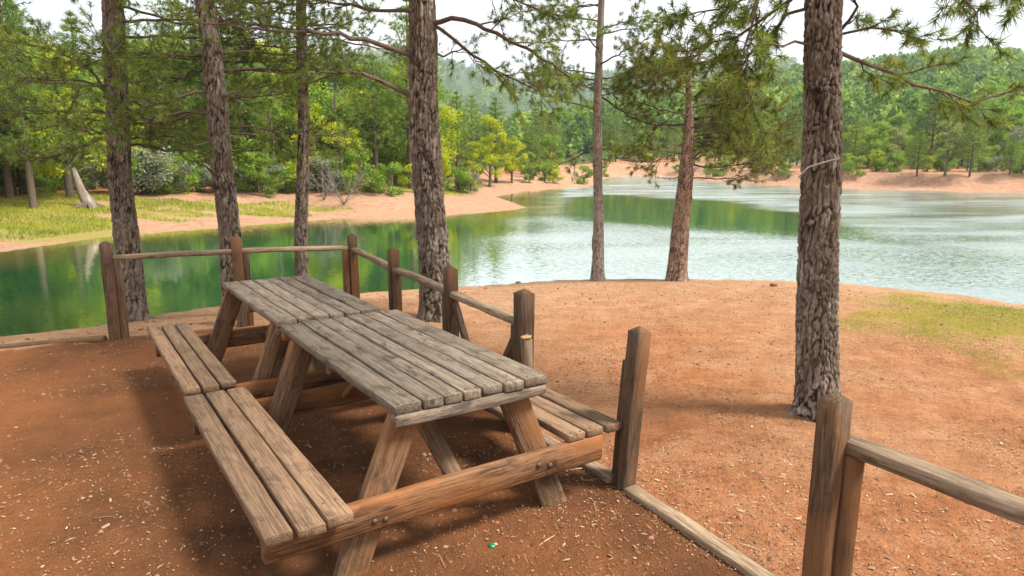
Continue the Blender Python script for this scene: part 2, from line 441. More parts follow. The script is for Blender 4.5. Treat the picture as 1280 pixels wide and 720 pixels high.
def build_ground():
    th = np.concatenate([np.linspace(-180, -56, 50, endpoint=False), np.linspace(-56, 50, 440, endpoint=False), np.linspace(50, 180, 50, endpoint=False)])
    th = np.radians(th)
    r = np.concatenate([np.linspace(0.3, 1.5, 8, endpoint=False), np.geomspace(1.5, 16, 180, endpoint=False), np.geomspace(16, 110, 140, endpoint=False), np.geomspace(110, 1550, 80)])
    R, T = np.meshgrid(r, th, indexing='ij')
    X, Y = (R * np.sin(T)).ravel(), (R * np.cos(T)).ravel()
    Z = np.concatenate([height(X[i:i + 40000], Y[i:i + 40000]) for i in range(0, len(X), 40000)])
    nr, nth = len(r), len(th)
    i = np.arange(nr - 1)[:, None] * nth; j = np.arange(nth)[None, :]; j2 = (j + 1) % nth
    F = np.stack([i + j, i + nth + j, i + nth + j2, i + j2], -1).reshape(-1, 4)
    V = np.stack([X, Y, Z], 1)
    V = np.concatenate([V, [[0, 0, gz(0, 0)]]])
    F = np.concatenate([F, np.stack([np.full(nth, len(V) - 1), np.arange(nth), (np.arange(nth) + 1) % nth, (np.arange(nth) + 1) % nth], 1)[:, [0, 1, 2, 3]]])
    # last fan as triangles written as quads would be degenerate: drop it and start the rings close to the centre
    F = F[:-nth]; V = V[:-1]
    x, y = V[:, 0], V[:, 1]
    dn, df = seg_dist(x, y, NEAR), seg_dist(x, y, FAR)
    near = dn < df
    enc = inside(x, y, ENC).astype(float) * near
    grass = grass_mask(x, y)
    wood_ = (~near) * sstep(9, 16, df + 6 * (fbm(x * .2, y * .2, 61, 3) - .5))
    beach = (~near) * (1 - sstep(5, 9, df + 2.5 * (fbm(x * .5, y * .5, 67, 3) - .5)))
    sand = near * (1 - sstep(0.2, 5.5, dn + 3 * (fbm(x * .5, y * .5, 66, 3) - .5)))
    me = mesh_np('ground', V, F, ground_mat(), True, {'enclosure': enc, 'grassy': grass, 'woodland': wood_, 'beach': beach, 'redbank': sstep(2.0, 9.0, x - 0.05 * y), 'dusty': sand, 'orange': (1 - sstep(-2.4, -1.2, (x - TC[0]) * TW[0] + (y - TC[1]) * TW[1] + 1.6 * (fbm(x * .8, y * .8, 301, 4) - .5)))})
    o = link('ground', me); tag(o, kind='structure')
    return o

GR_PX = [(1045, 392), (1075, 372), (1120, 367), (1200, 377), (1310, 394), (1330, 500), (1260, 486), (1200, 466), (1120, 444), (1050, 434), (1075, 412)]
GR_POLY = np.array([at(px, py, -0.03)[:2] for px, py in GR_PX])
BANK_GRASS = [  # centre px, radii (m): grassy places on the far side
    ((-20, 284), 4.0, 2.0), ((40, 285), 2.6, 1.0), ((0, 268), 4.2, 1.6), ((15, 252), 4.0, 1.6), ((160, 267), 2.2, .55), ((215, 266), 2.0, .6),
    ((330, 268), 2.4, .6), ((362, 270), 1.2, .6), ((130, 247), 3, .9), ((430, 234), 4, 2.0), ((520, 232), 3, 2.0), ((565, 229), 2.4, 2.0), ((480, 226), 5, 2), ((265, 259), 2.4, .5), ((310, 256), 2.6, .6), ((395, 262), 1.6, .5), ((175, 252), 2.6, .7), ((90, 262), 1.6, .5)]
def grass_mask(x, y):
    g = np.zeros(x.shape)
    n = fbm(x * 1.1, y * 1.1, 71, 4)
    inn = inside(x, y, GR_POLY); d = seg_dist(x, y, np.concatenate([GR_POLY, GR_POLY[:1]]))
    sd = np.where(inn, d, -d)
    g = np.maximum(g, sstep(-0.2, .8, sd + (n - .5) * 2.4) * 0.75)
    for (p, rx, ry) in BANK_GRASS:
        c = BG_POS[p]
        q = np.hypot((x - c[0]) / rx, (y - c[1]) / ry)
        g = np.maximum(g, 1 - sstep(.75, 1.1, q + (fbm(x * .6, y * .6, 73, 3) - .5) * .7))
    return g

def ground_mat():
    m, n, b = new_mat('red_earth')
    geo = node(n, 'ShaderNodeNewGeometry')
    def A(k): return node(n, 'ShaderNodeAttribute', attribute_name=k).outputs['Fac']
    def nz(s, d=6, r=0.6):
        t = node(n, 'ShaderNodeTexNoise', Scale=s, Detail=d, Roughness=r)
        n.links.new(geo.outputs['Position'], t.inputs['Vector']); return t.outputs['Fac']
    big, mid, fine, grit = nz(0.55, 5), nz(3.2, 6, .65), nz(26, 6, .7), nz(140, 3, .7)
    soil = ramp(n, mid, [(0.30, (0.29, 0.108, 0.042)), (0.5, (0.42, 0.170, 0.071)), (0.70, (0.53, 0.250, 0.120))])
    pale = ramp(n, mid, [(0.30, (0.43, 0.225, 0.115)), (0.70, (0.54, 0.335, 0.195))])
    soil = mixc(n, ramp(n, big, [(0.42, (0, 0, 0)), (0.68, (.7, .7, .7))]), soil, pale)
    soil = mixc(n, A('dusty'), soil, pale)
    dark_soil = ramp(n, mid, [(0.30, (0.075, 0.033, 0.015)), (0.55, (0.155, 0.064, 0.026)), (0.78, (0.27, 0.112, 0.045))])  # darker brown soil inside the fence, turning orange past the tables' left side
    dark_soil = mixc(n, ramp(n, big, [(0.42, (0, 0, 0)), (0.60, (.7, .7, .7))]), dark_soil, (0.30, 0.115, 0.042))
    soil = mixc(n, A('enclosure'), soil, mixc(n, A('orange'), dark_soil, mixc(n, .55, dark_soil, (0.40, 0.15, 0.05))))
    red = ramp(n, mid, [(0.30, (0.33, 0.165, 0.092)), (0.70, (0.46, 0.295, 0.195))])
    bch = ramp(n, mid, [(0.30, (0.36, 0.19, 0.105)), (0.70, (0.46, 0.30, 0.20))])
    soil = mixc(n, A('beach'), soil, mixc(n, A('redbank'), bch, red))
    # crumbs and grit
    fm = nz(9.0, 7, .75)
    soil = mixc(n, math_n(n, 'MULTIPLY', ramp(n, fm, [(0.38, (1, 1, 1)), (0.50, (0, 0, 0))]), 0.32), soil, (0.18, 0.068, 0.03))
    soil = mixc(n, math_n(n, 'MULTIPLY', ramp(n, fine, [(0.36, (1, 1, 1)), (0.48, (0, 0, 0))]), 0.4), soil, (0.15, 0.056, 0.026))
    soil = mixc(n, math_n(n, 'MULTIPLY', ramp(n, grit, [(0.60, (0, 0, 0)), (0.72, (1, 1, 1))]), 0.6), soil, (0.52, 0.33, 0.20))
    soil = mixc(n, math_n(n, 'MULTIPLY', ramp(n, grit, [(0.30, (1, 1, 1)), (0.40, (0, 0, 0))]), 0.5), soil, (0.10, 0.042, 0.022))
    gcol = ramp(n, fine, [(0.3, (0.17, 0.17, 0.025)), (0.7, (0.34, 0.30, 0.05))])
    soil = mixc(n, math_n(n, 'MULTIPLY', A('grassy'), ramp(n, fine, [(0.35, (0.25, 0.25, 0.25)), (0.62, (1, 1, 1))])), soil, gcol)
    wcol = ramp(n, nz(0.12, 8, .7), [(0.3, (0.03, 0.055, 0.018)), (0.6, (0.07, 0.11, 0.03)), (0.8, (0.16, 0.15, 0.05))])
    soil = mixc(n, A('woodland'), soil, wcol)
    n.links.new(soil, b.inputs['Base Color'])
    b.inputs['Roughness'].default_value = 0.95; b.inputs['Specular IOR Level'].default_value = 0.1
    bp = node(n, 'ShaderNodeBump', Strength=1.0, Distance=0.04)
    n.links.new(math_n(n, 'ADD', math_n(n, 'ADD', fine, math_n(n, 'MULTIPLY', grit, 0.35)), math_n(n, 'MULTIPLY', mid, .8)), bp.inputs['Height'])
    n.links.new(bp.outputs[0], b.inputs['Normal'])
    return m

BG_POS = {p: ground_px(*p) for p, _, _ in BANK_GRASS}
ground = build_ground()

# ------------------------------------------------------------------ water
STREAK = np.array([at(px, py, WATER_Z)[:2] for px, py in ((690, 250), (760, 244), (900, 252), (1000, 268), (1140, 305), (1000, 300), (880, 292), (760, 280), (690, 268))])
def calm_mask(x, y):
    """sheltered water: the lee of the wooded bank and one smooth streak"""
    n = fbm(x * .35, y * .35, 131, 3) - .5
    lee = 1 - sstep(-3.0, 1.5, x - .06 * y + n * 5)
    d = seg_dist(x, y, np.concatenate([STREAK, STREAK[:1]])); sd = np.where(inside(x, y, STREAK), d, -d)
    return np.maximum(lee, sstep(-1.2, 1.2, sd + n * 3) * .95)

def build_water():
    m, n, b = new_mat('green_lake_water')
    geo = node(n, 'ShaderNodeNewGeometry')
    def nz(s, mapping=(1, 1, 1), d=4, r=.55, dist=0.0, rot=0.0):
        mpn = node(n, 'ShaderNodeMapping'); mpn.inputs['Scale'].default_value = mapping; mpn.inputs['Rotation'].default_value = (0, 0, rot)
        n.links.new(geo.outputs['Position'], mpn.inputs['Vector'])
        t = node(n, 'ShaderNodeTexNoise', Scale=s, Detail=d, Roughness=r, Distortion=dist)
        n.links.new(mpn.outputs[0], t.inputs['Vector']); return t.outputs['Fac']
    c = ramp(n, nz(.12), [(0.35, (0.012, 0.112, 0.040)), (0.65, (0.028, 0.145, 0.044))])
    sh = node(n, 'ShaderNodeAttribute', attribute_name='shallow').outputs['Fac']
    c = mixc(n, sh, c, (0.28, 0.24, 0.07))
    body, gl = node(n, 'ShaderNodeBsdfDiffuse'), node(n, 'ShaderNodeBsdfGlossy')
    fr = node(n, 'ShaderNodeLayerWeight', Blend=0.5); ms = node(n, 'ShaderNodeMixShader')
    gl.inputs['Color'].default_value = (1, 1, 1, 1)
    n.links.new(c, body.inputs['Color']); n.links.new(math_n(n, 'MULTIPLY', fr.outputs['Facing'], .93), ms.inputs[0])
    n.links.new(body.outputs[0], ms.inputs[1]); n.links.new(gl.outputs[0], ms.inputs[2])
    n.links.new(ms.outputs[0], n.nodes['Material Output'].inputs['Surface']); n.nodes.remove(b)
    calm = node(n, 'ShaderNodeAttribute', attribute_name='calm').outputs['Fac']
    wind = ramp(n, nz(.16, (1, 3.0, 1), 4), [(0.38, (0.12, 0.12, 0.12)), (0.62, (0.22, 0.22, 0.22))])
    n.links.new(math_n(n, 'ADD', math_n(n, 'MULTIPLY', wind, math_n(n, 'SUBTRACT', 1.0, calm)), 0.03), gl.inputs['Roughness'])
    def nv(s_, mapping, d=3, rot=0.0):
        mpn = node(n, 'ShaderNodeMapping'); mpn.inputs['Scale'].default_value = mapping; mpn.inputs['Rotation'].default_value = (0, 0, rot)
        n.links.new(geo.outputs['Position'], mpn.inputs['Vector'])
        t = node(n, 'ShaderNodeTexNoise', Scale=s_, Detail=d, Roughness=.55, Distortion=.3)
        n.links.new(mpn.outputs[0], t.inputs['Vector'])
        sb = node(n, 'ShaderNodeVectorMath', operation='SUBTRACT'); sb.inputs[1].default_value = (.5, .5, .5)
        n.links.new(t.outputs['Color'], sb.inputs[0]); return sb.outputs[0]
    v1, v2 = nv(22.0, (1, 1.6, 1), 3, .4), nv(7.0, (1, 2.2, 1), 2, .2)
    ad = node(n, 'ShaderNodeVectorMath', operation='ADD'); n.links.new(v1, ad.inputs[0]); n.links.new(v2, ad.inputs[1])
    ruffle = ramp(n, nz(.10, (1, 2.6, 1), 3), [(0.36, (0.12, 0.12, 0.12)), (0.60, (0.27, 0.27, 0.27))])
    amp = math_n(n, 'MULTIPLY', ruffle, math_n(n, 'SUBTRACT', 1.0, math_n(n, 'MULTIPLY', calm, .72)))
    sc_ = node(n, 'ShaderNodeVectorMath', operation='SCALE'); n.links.new(ad.outputs[0], sc_.inputs[0]); n.links.new(amp, sc_.inputs['Scale'])
    fl = node(n, 'ShaderNodeVectorMath', operation='MULTIPLY'); fl.inputs[1].default_value = (1, 1, 0); n.links.new(sc_.outputs[0], fl.inputs[0])
    up = node(n, 'ShaderNodeVectorMath', operation='ADD'); up.inputs[1].default_value = (0, 0, 1); n.links.new(fl.outputs[0], up.inputs[0])
    no = node(n, 'ShaderNodeVectorMath', operation='NORMALIZE'); n.links.new(up.outputs[0], no.inputs[0])
    n.links.new(no.outputs[0], gl.inputs['Normal'])
    xs = np.concatenate([np.linspace(-60, -20, 20, endpoint=False), np.linspace(-20, 45, 110, endpoint=False), np.linspace(45, 170, 40)])
    ys = np.concatenate([np.linspace(-60, 4, 20, endpoint=False), np.linspace(4, 100, 150)])
    X, Y = np.meshgrid(xs, ys, indexing='ij'); X, Y = X.ravel(), Y.ravel()
    d = seg_dist(X, Y, FAR)
    V = np.stack([X, Y, np.full(len(X), WATER_Z)], 1)
    nx, ny = len(xs), len(ys)
    i = np.arange(nx - 1)[:, None] * ny; j = np.arange(ny - 1)[None, :]
    F = np.stack([i + j, i + ny + j, i + ny + j + 1, i + j + 1], -1).reshape(-1, 4)
    me = mesh_np('water', V, F, m, False, {'shallow': 1 - sstep(0.0, 4.5, d), 'calm': calm_mask(X, Y)})
    tag(link('water', me), kind='structure')
build_water()

# ------------------------------------------------------------------ timber pieces
def timber(L, W, T, seed=0, bev=0.006, rag=0.004, n=9, cap=None):
    """a sawn board along X (0..L), W wide in Y, T thick in Z, worn edges and slightly uneven ends"""
    r = np.random.default_rng(seed)
    w, t = W / 2, T / 2
    prof = np.array([(-w + bev, -t), (w - bev, -t), (w, -t + bev), (w, t - bev), (w - bev, t), (-w + bev, t), (-w, t - bev), (-w, -t + bev)])
    xs = np.linspace(0, L, n)
    xs = np.concatenate([[0], [bev], xs[1:-1], [L - bev], [L]])
    V = []
    bow = r.normal(0, rag * 0.9, 2); ph = r.uniform(0, 6, 4)
    for i, x in enumerate(xs):
        s = 1.0 if 0 < i < len(xs) - 1 else 1 - bev / max(W, T) * 1.2
        p = prof * s
        dy = bow[0] * math.sin(math.pi * x / L) + rag * .35 * math.sin(7 * x + ph[0])
        dz = bow[1] * math.sin(math.pi * x / L) + rag * .35 * math.sin(6 * x + ph[1])
        nxy = p + r.normal(0, rag * .22, p.shape) + [dy, dz]
        ex = r.normal(0, rag * .5, 8) if i in (0, len(xs) - 1) else np.zeros(8)
        V.append(np.column_stack([x + ex, nxy]))
    if cap:   # a four-sided point at the +X end
        V[-1][:, 1:] *= 0.10; V[-1][:, 0] = L + cap
        V[-2][:, 0] = L
    V = np.concatenate(V); m = len(xs)
    F = [[i * 8 + j, i * 8 + (j + 1) % 8, (i + 1) * 8 + (j + 1) % 8, (i + 1) * 8 + j] for i in range(m - 1) for j in range(8)]
    F = [f[::-1] for f in F]
    k = (m - 1) * 8
    F += [[0, 1, 2, 7], [2, 3, 6, 7], [3, 4, 5, 6]]
    F += [[k + 7, k + 2, k + 1, k], [k + 7, k + 6, k + 3, k + 2], [k + 6, k + 5, k + 4, k + 3]]
    return V, np.array(F)

_seed = [100]
def piece(name, mat, parent, p0, p1, W, T, up=(0, 0, 1), ext=(0, 0), **kw):
    """a timber from p0 to p1 in the parent's space; W across, T along 'up'"""
    _seed[0] += 1
    p0, p1, up = Vector(p0), Vector(p1), Vector(up)
    x = (p1 - p0).normalized()
    y = up.cross(x).normalized(); z = x.cross(y)
    V, F = timber((p1 - p0).length, W, T, _seed[0], **kw)
    me = mesh_np(name, V, F, mat)
    o = link(name, me, parent)
    o.matrix_local = Matrix(((x.x, y.x, z.x, p0.x), (x.y, y.y, z.y, p0.y), (x.z, y.z, z.z, p0.z), (0, 0, 0, 1)))
    return o

def disc_mesh(name, r, h, mat, seg=10):
    th = np.arange(seg) / seg * 2 * np.pi
    rings = [(r, 0), (r, h * .6), (r * .6, h), (0.001, h * 1.05)]
    V = np.concatenate([np.column_stack([np.cos(th) * a, np.sin(th) * a, np.full(seg, b)]) for a, b in rings])
    F = [[i * seg + j, i * seg + (j + 1) % seg, (i + 1) * seg + (j + 1) % seg, (i + 1) * seg + j] for i in range(3) for j in range(seg)]
    return mesh_np(name, V, np.array(F), mat, True)
SCREW = disc_mesh('screw', 0.0052, 0.002, M['bolt'], 8)
BOLT = disc_mesh('bolt', 0.013, 0.009, M['bolt'])

# ------------------------------------------------------------------ picnic tables

def picnic_table(label, origin_l, origin_w, top_l, top_z, top_w, seats_l, seat_z, seat_in, seat_wid, npl, beams_l, top_y=0.0, right_in=0.0, beam_r=0.0, yaw=0.0, tilt=(0, 0), dz=0.0):
    """local axes: X along the table (away), Y to its left side negative... built with X = long axis, Y = -across"""
    o2 = TC + TL * origin_l + TW * origin_w
    root = empty('picnic_table', (o2[0], o2[1], gz(*o2) + dz), 0)
    root.rotation_euler = (tilt[0], tilt[1], TA + math.pi / 2 + yaw)
    tag(root, label, 'picnic table')
    L0, L1 = top_l; hw = top_w / 2; tt = 0.042
    # X = long axis, +Y = the table's lake-away (left) side
    r = random.Random(int(top_z * 1000))
    ws = [1.25] + [r.uniform(.85, 1.05) for _ in range(npl - 2)] + [1.3]; gap = 0.010
    tot = sum(ws); y = hw + top_y
    for i, w_ in enumerate(ws):
        w = w_ / tot * top_w
        a, b_ = L0 + r.uniform(-.012, .012), L1 + r.uniform(-.012, .012)
        zt = top_z - tt / 2 + r.uniform(-.0015, .0015)
        pl = piece('tabletop_plank', M['top'], root, (a, y - w / 2, zt), (b_, y - w / 2, zt + r.uniform(-.0015, .0015)), w - gap - r.uniform(0, .003), tt, rag=0.0026, bev=0.0035, n=14)
        for l in (L0 + 0.028, (L0 + L1) / 2, L1 - 0.03):
            for e in (-.26, .26):
                link('screw', SCREW, root, (l + r.uniform(-.008, .008), y - w / 2 + e * w + r.uniform(-.005, .005), top_z + .0015))
        y -= w
    # cleats under the top
    ct = 0.055
    zc = top_z - tt - ct / 2 - 0.004
    for l in (L0 + 0.028, (L0 + L1) / 2, L1 - 0.03):
        piece('cleat', M['frame'] if l != L0 + 0.028 else M['top'], root, (l, -hw + .012 + top_y, zc), (l, hw - .012 + top_y, zc), 0.05, ct)
    # seats
    S0, S1 = seats_l
    for s in (1, -1):
        gp = 0.014; w = (seat_wid - 2 * gp) / 3
        for k in range(3):
            yy = s * (seat_in + w / 2 + k * (w + gp))
            zz = seat_z - 0.021
            piece('seat_plank', M['seat'], root, (S0 + (right_in if s < 0 else 0) + r.uniform(-.02, .02), yy, zz), (S1 + r.uniform(-.02, .02), yy, zz), w, 0.042, rag=0.003, bev=0.005, n=12)
    for s in (1, -1):
        for k in range(3):
            for l in beams_l:
                for e in (-.25, .25):
                    link('screw', SCREW, root, (l + r.uniform(-.006, .006), s * (seat_in + w / 2 + k * (w + gp)) + e * w, seat_z + .0012))
    # cross beams under the seats, outside the legs
    bh = 0.14; zb = seat_z - 0.042 - bh / 2 - 0.002
    out = seat_in + seat_wid - 0.02
    bl = beams_l
    for i, l in enumerate(bl):
        bm = piece('cross_beam', M['frame'], root, (l, out, zb), (l, -out + beam_r, zb), 0.052, bh, bev=0.008, n=14)
        sgn = -1 if i == 0 else 1
        for yy in (-0.47, 0.47, -0.40, 0.42):
            bo = link('bolt', BOLT, root, (l + sgn * 0.027, yy, zb + random.uniform(-.03, .03)), (0, sgn * math.pi / 2, 0))
    # A-frame legs
    for i, l in enumerate(bl):
        ll = l + (0.055 if i == 0 else -0.055)
        for s in (1, -1):
            top = Vector((ll, s * 0.27, top_z - tt - 0.008)); foot = Vector((ll, s * 0.60, -0.10))
            piece('leg', M['leg'], root, foot, top, 0.05, 0.145, up=(0, s * (top.z - foot.z), s * (foot.y - top.y) * s * s), bev=0.007)
    # diagonal braces from the beams to the middle of the top
    mid = (L0 + L1) / 2
    for l, e in ((bl[0] + .05, -1), (bl[1] - .05, 1)):
        piece('brace', M['leg'], root, (l, 0.02, zb), (mid + e * 0.10, 0.02, zc), 0.085, 0.04, up=(e * .6, 0, .8))
    return root

picnic_table('weathered timber picnic table, the bigger one, with its wide stained cross beam showing',
             -0.22, -0.10, (-0.975, 0.785), 0.757, 0.82, (-1.09, 0.78), 0.40, 0.60, 0.35, 7, (-0.948, 0.60), -0.045, 0.125, 0.11)
picnic_table('weathered timber picnic table butted against the back end of the bigger table',
             1.60, -0.12, (-1.02, 0.62), 0.787, 0.72, (-0.96, 0.94), 0.415, 0.61, 0.305, 6, (-0.90, 0.60), 0.01, tilt=(math.radians(0.5), 0))

# ------------------------------------------------------------------ fence
def post_parts(root, xy, h, base, comp=None, comp_h=0.74, lean=(0, 0), rot=None, size=0.090, comp_mat='post'):
    """a square post with a pointed cap; comp = direction of a shorter upright beside it that carries the rail"""
    z0 = gz(*xy) - base[2]
    p0 = Vector((xy[0] - base[0], xy[1] - base[1], z0 - 0.25)); p1 = p0 + Vector((lean[0], lean[1], h + 0.25))
    up = (TW[0], TW[1], 0) if rot is None else (math.cos(rot), math.sin(rot), 0)
    piece('post', M['post'], root, p0, p1, size, size, up=up, cap=0.030, bev=0.005, n=8, rag=.0035)
    if comp is not None:
        c = Vector((comp[0], comp[1], 0)).normalized()
        q0 = p0 + c * (size * .5 + 0.036); q1 = q0 + Vector((lean[0] * .8, lean[1] * .8, comp_h + 0.25))
        piece('rail_upright', M[comp_mat], root, q0, q1, 0.072, 0.070, up=(c.x, c.y, 0), bev=0.006, n=6)

def V2(k): return np.array(POSTS[k])
def direc(a, b):
    d = V2(b) - V2(a); return d / np.linalg.norm(d)

def rail(root, base, a, b, za, zb, ext=0.06, w=0.075, t=0.05, mat='rail', side=0.0):
    d = np.array(b) - np.array(a); d = d / np.linalg.norm(d); nrm = np.array([-d[1], d[0]]) * side
    a2, b2 = np.array(a) - d * ext + nrm, np.array(b) + d * ext + nrm
    piece('rail', M[mat], root, (a2[0] - base[0], a2[1] - base[1], za - base[2]), (b2[0] - base[0], b2[1] - base[1], zb - base[2]), w, t, bev=0.009, n=10, rag=.006)

LINE = direc('c', 'h')
# the corner run: a - b - c along the water, then c - d - e - f towards the tables
bc = (*POSTS['c'], gz(*POSTS['c']))
fence = empty('post_and_rail_fence', bc)
tag(fence, 'weathered brown post and rail fence turning a corner at the water behind the tables', 'fence')
dab, dbc = direc('a', 'b'), direc('b', 'c')
post_parts(fence, POSTS['a'], 0.955, bc, dab, 0.82, (0.0, 0), rot=math.atan2(dab[1], dab[0]), size=.104)
post_parts(fence, POSTS['b'], 0.945, bc, dbc, 0.82, (0.0, 0), rot=math.atan2(dbc[1], dbc[0]), size=.104)
post_parts(fence, POSTS['c'], 0.93, bc, -dbc, 0.76, rot=math.atan2(LINE[1], LINE[0]))
post_parts(fence, POSTS['d'], 0.93, bc, LINE, 0.72, rot=math.atan2(LINE[1], LINE[0]))
post_parts(fence, POSTS['e'], 0.93, bc, -LINE, 0.72, rot=math.atan2(LINE[1], LINE[0]))
post_parts(fence, POSTS['f'], 0.94, bc, LINE * -1, 0.71, rot=math.atan2(LINE[1], LINE[0]), size=.104)
# the short upright split off in front of the last post shows fresh yellow wood at its top
fq = V2('f') + np.array([0.014, -0.080])
piece('split_upright', M['rail'], fence, (fq[0] - bc[0], fq[1] - bc[1], gz(*fq) - .2 - bc[2]), (fq[0] - bc[0], fq[1] - bc[1], gz(*fq) + .655 - bc[2]), .068, .05, up=(LINE[0], LINE[1], 0), rag=.006)
piece('split_top', M['fresh'], fence, (fq[0] - bc[0], fq[1] - bc[1], gz(*fq) + .657 - bc[2]), (fq[0] - bc[0], fq[1] - bc[1], gz(*fq) + .677 - bc[2]), .064, .046, up=(LINE[0], LINE[1], 0), rag=.006, n=4)
zr = 0.0
rail(fence, bc, V2('a') + dab * .05, V2('b') - dab * .02, gz(*POSTS['a']) + .82, gz(*POSTS['b']) + .82, 0.0, .08, .05)
rail(fence, bc, V2('b') + dbc * .05, V2('c') - dbc * .05, gz(*POSTS['b']) + .82, gz(*POSTS['c']) + .80, 0.0, .08, .05)
rail(fence, bc, V2('c') + LINE * .05, V2('d') - LINE * .05, gz(*POSTS['c']) + .785, gz(*POSTS['d']) + .745, 0.0)
rail(fence, bc, V2('d') + LINE * .05, V2('e') - LINE * .05, gz(*POSTS['d']) + .745, gz(*POSTS['e']) + .745, 0.0)
rail(fence, bc, V2('e') + LINE * .05, V2('f') - LINE * .05, gz(*POSTS['e']) + .735, gz(*POSTS['f']) + .735, 0.0)
em, fm = V2('e'), V2('f'); md = (em + fm) / 2
for s_, nm in ((em + LINE * .07, -1), (fm - LINE * .07, 1)):
    e_ = md + LINE * nm * .05
    piece('brace', M['post'], fence, (s_[0] - bc[0], s_[1] - bc[1], .67), (e_[0] - bc[0], e_[1] - bc[1], .06), .05, .045, up=(-LINE[1], LINE[0], 0))

bg_ = (*POSTS['g'], gz(*POSTS['g']))
gp = empty('fence_post', bg_)
tag(gp, 'lone capped fence post without rails, leaning slightly, beside the seat of the bigger table', 'fence post')
post_parts(gp, POSTS['g'], 0.885, bg_, (-0.16, .98), 0.70, (0.07, 0.0), rot=math.atan2(LINE[1], LINE[0]), size=.090)

bh_ = (*POSTS['h'], gz(*POSTS['h']))
fence2 = empty('post_and_rail_fence', bh_)
tag(fence2, 'single capped post with one pale rail running off across the red soil', 'fence')
HD = np.array([0.515, -0.857]); HD /= np.linalg.norm(HD)
post_parts(fence2, POSTS['h'], 0.905, bh_, (0.92, -0.1), 0.69, (0.0, 0.0), rot=math.atan2(LINE[1], LINE[0]), size=.090)
hx = V2('h') + HD * 2.0
post_parts(fence2, tuple(hx), 0.93, bh_, -HD, 0.77, rot=math.atan2(LINE[1], LINE[0]))
rail(fence2, bh_, V2('h') + np.array([.075, -.0]), hx + np.array([.075, 0]), .722, .722, 0.03, .085, .06)

# timber edging boards along the ground
def edging(a, b, label, w=.085, h=.05, z=.012, mat='rail'):
    a, b = np.array(a), np.array(b)
    ba = (a[0], a[1], gz(*a))
    o = empty('timber_edging', ba); tag(o, label, 'edging board', 'timber boards edging the fenced ground')
    piece('board', M[mat], o, (0, 0, z), (b[0] - a[0], b[1] - a[1], gz(*b) - ba[2] + z), w, h, bev=.008, n=10, rag=.006)
edging(V2('g') + LINE * .07, V2('h') - LINE * .06, 'pale timber edging board on the soil between the lone post and the railed post')
edging(V2('f') + LINE * .08, V2('g') - LINE * .07, 'timber edging board on the soil from the split post to the lone post')
edging(V2('e') + LINE * .08, V2('f') - LINE * .08, 'timber edging board on the soil below the braced fence rail')
edging((-6.6, 6.15), V2('a') + np.array([-.07, -.06]), 'dark timber edging board running away from the end post of the waterside rail', .09, .07, mat='post')

# ------------------------------------------------------------------ near pines
def cell2(u, v, nu, seed):
    """F1, F2 of jittered cells, periodic in u with nu cells"""
    iu, iv = np.floor(u), np.floor(v)
    f1 = np.full(u.shape, 9.0); f2 = np.full(u.shape, 9.0); idv = np.zeros(u.shape)
    for du in (-1, 0, 1):
        for dv in (-1, 0, 1):
            cu, cv = iu + du, iv + dv
            hx_ = _hash(cu % nu, cv, seed); hy_ = _hash(cu % nu, cv, seed + 5)
            d = np.hypot(u - cu - .15 - .7 * hx_, v - cv - .15 - .7 * hy_)
            idn = _hash(cu % nu, cv, seed + 9)
            m1 = d < f1
            f2 = np.where(m1, f1, np.minimum(f2, d)); idv = np.where(m1, idn, idv); f1 = np.where(m1, d, f1)
    return f1, f2, idv

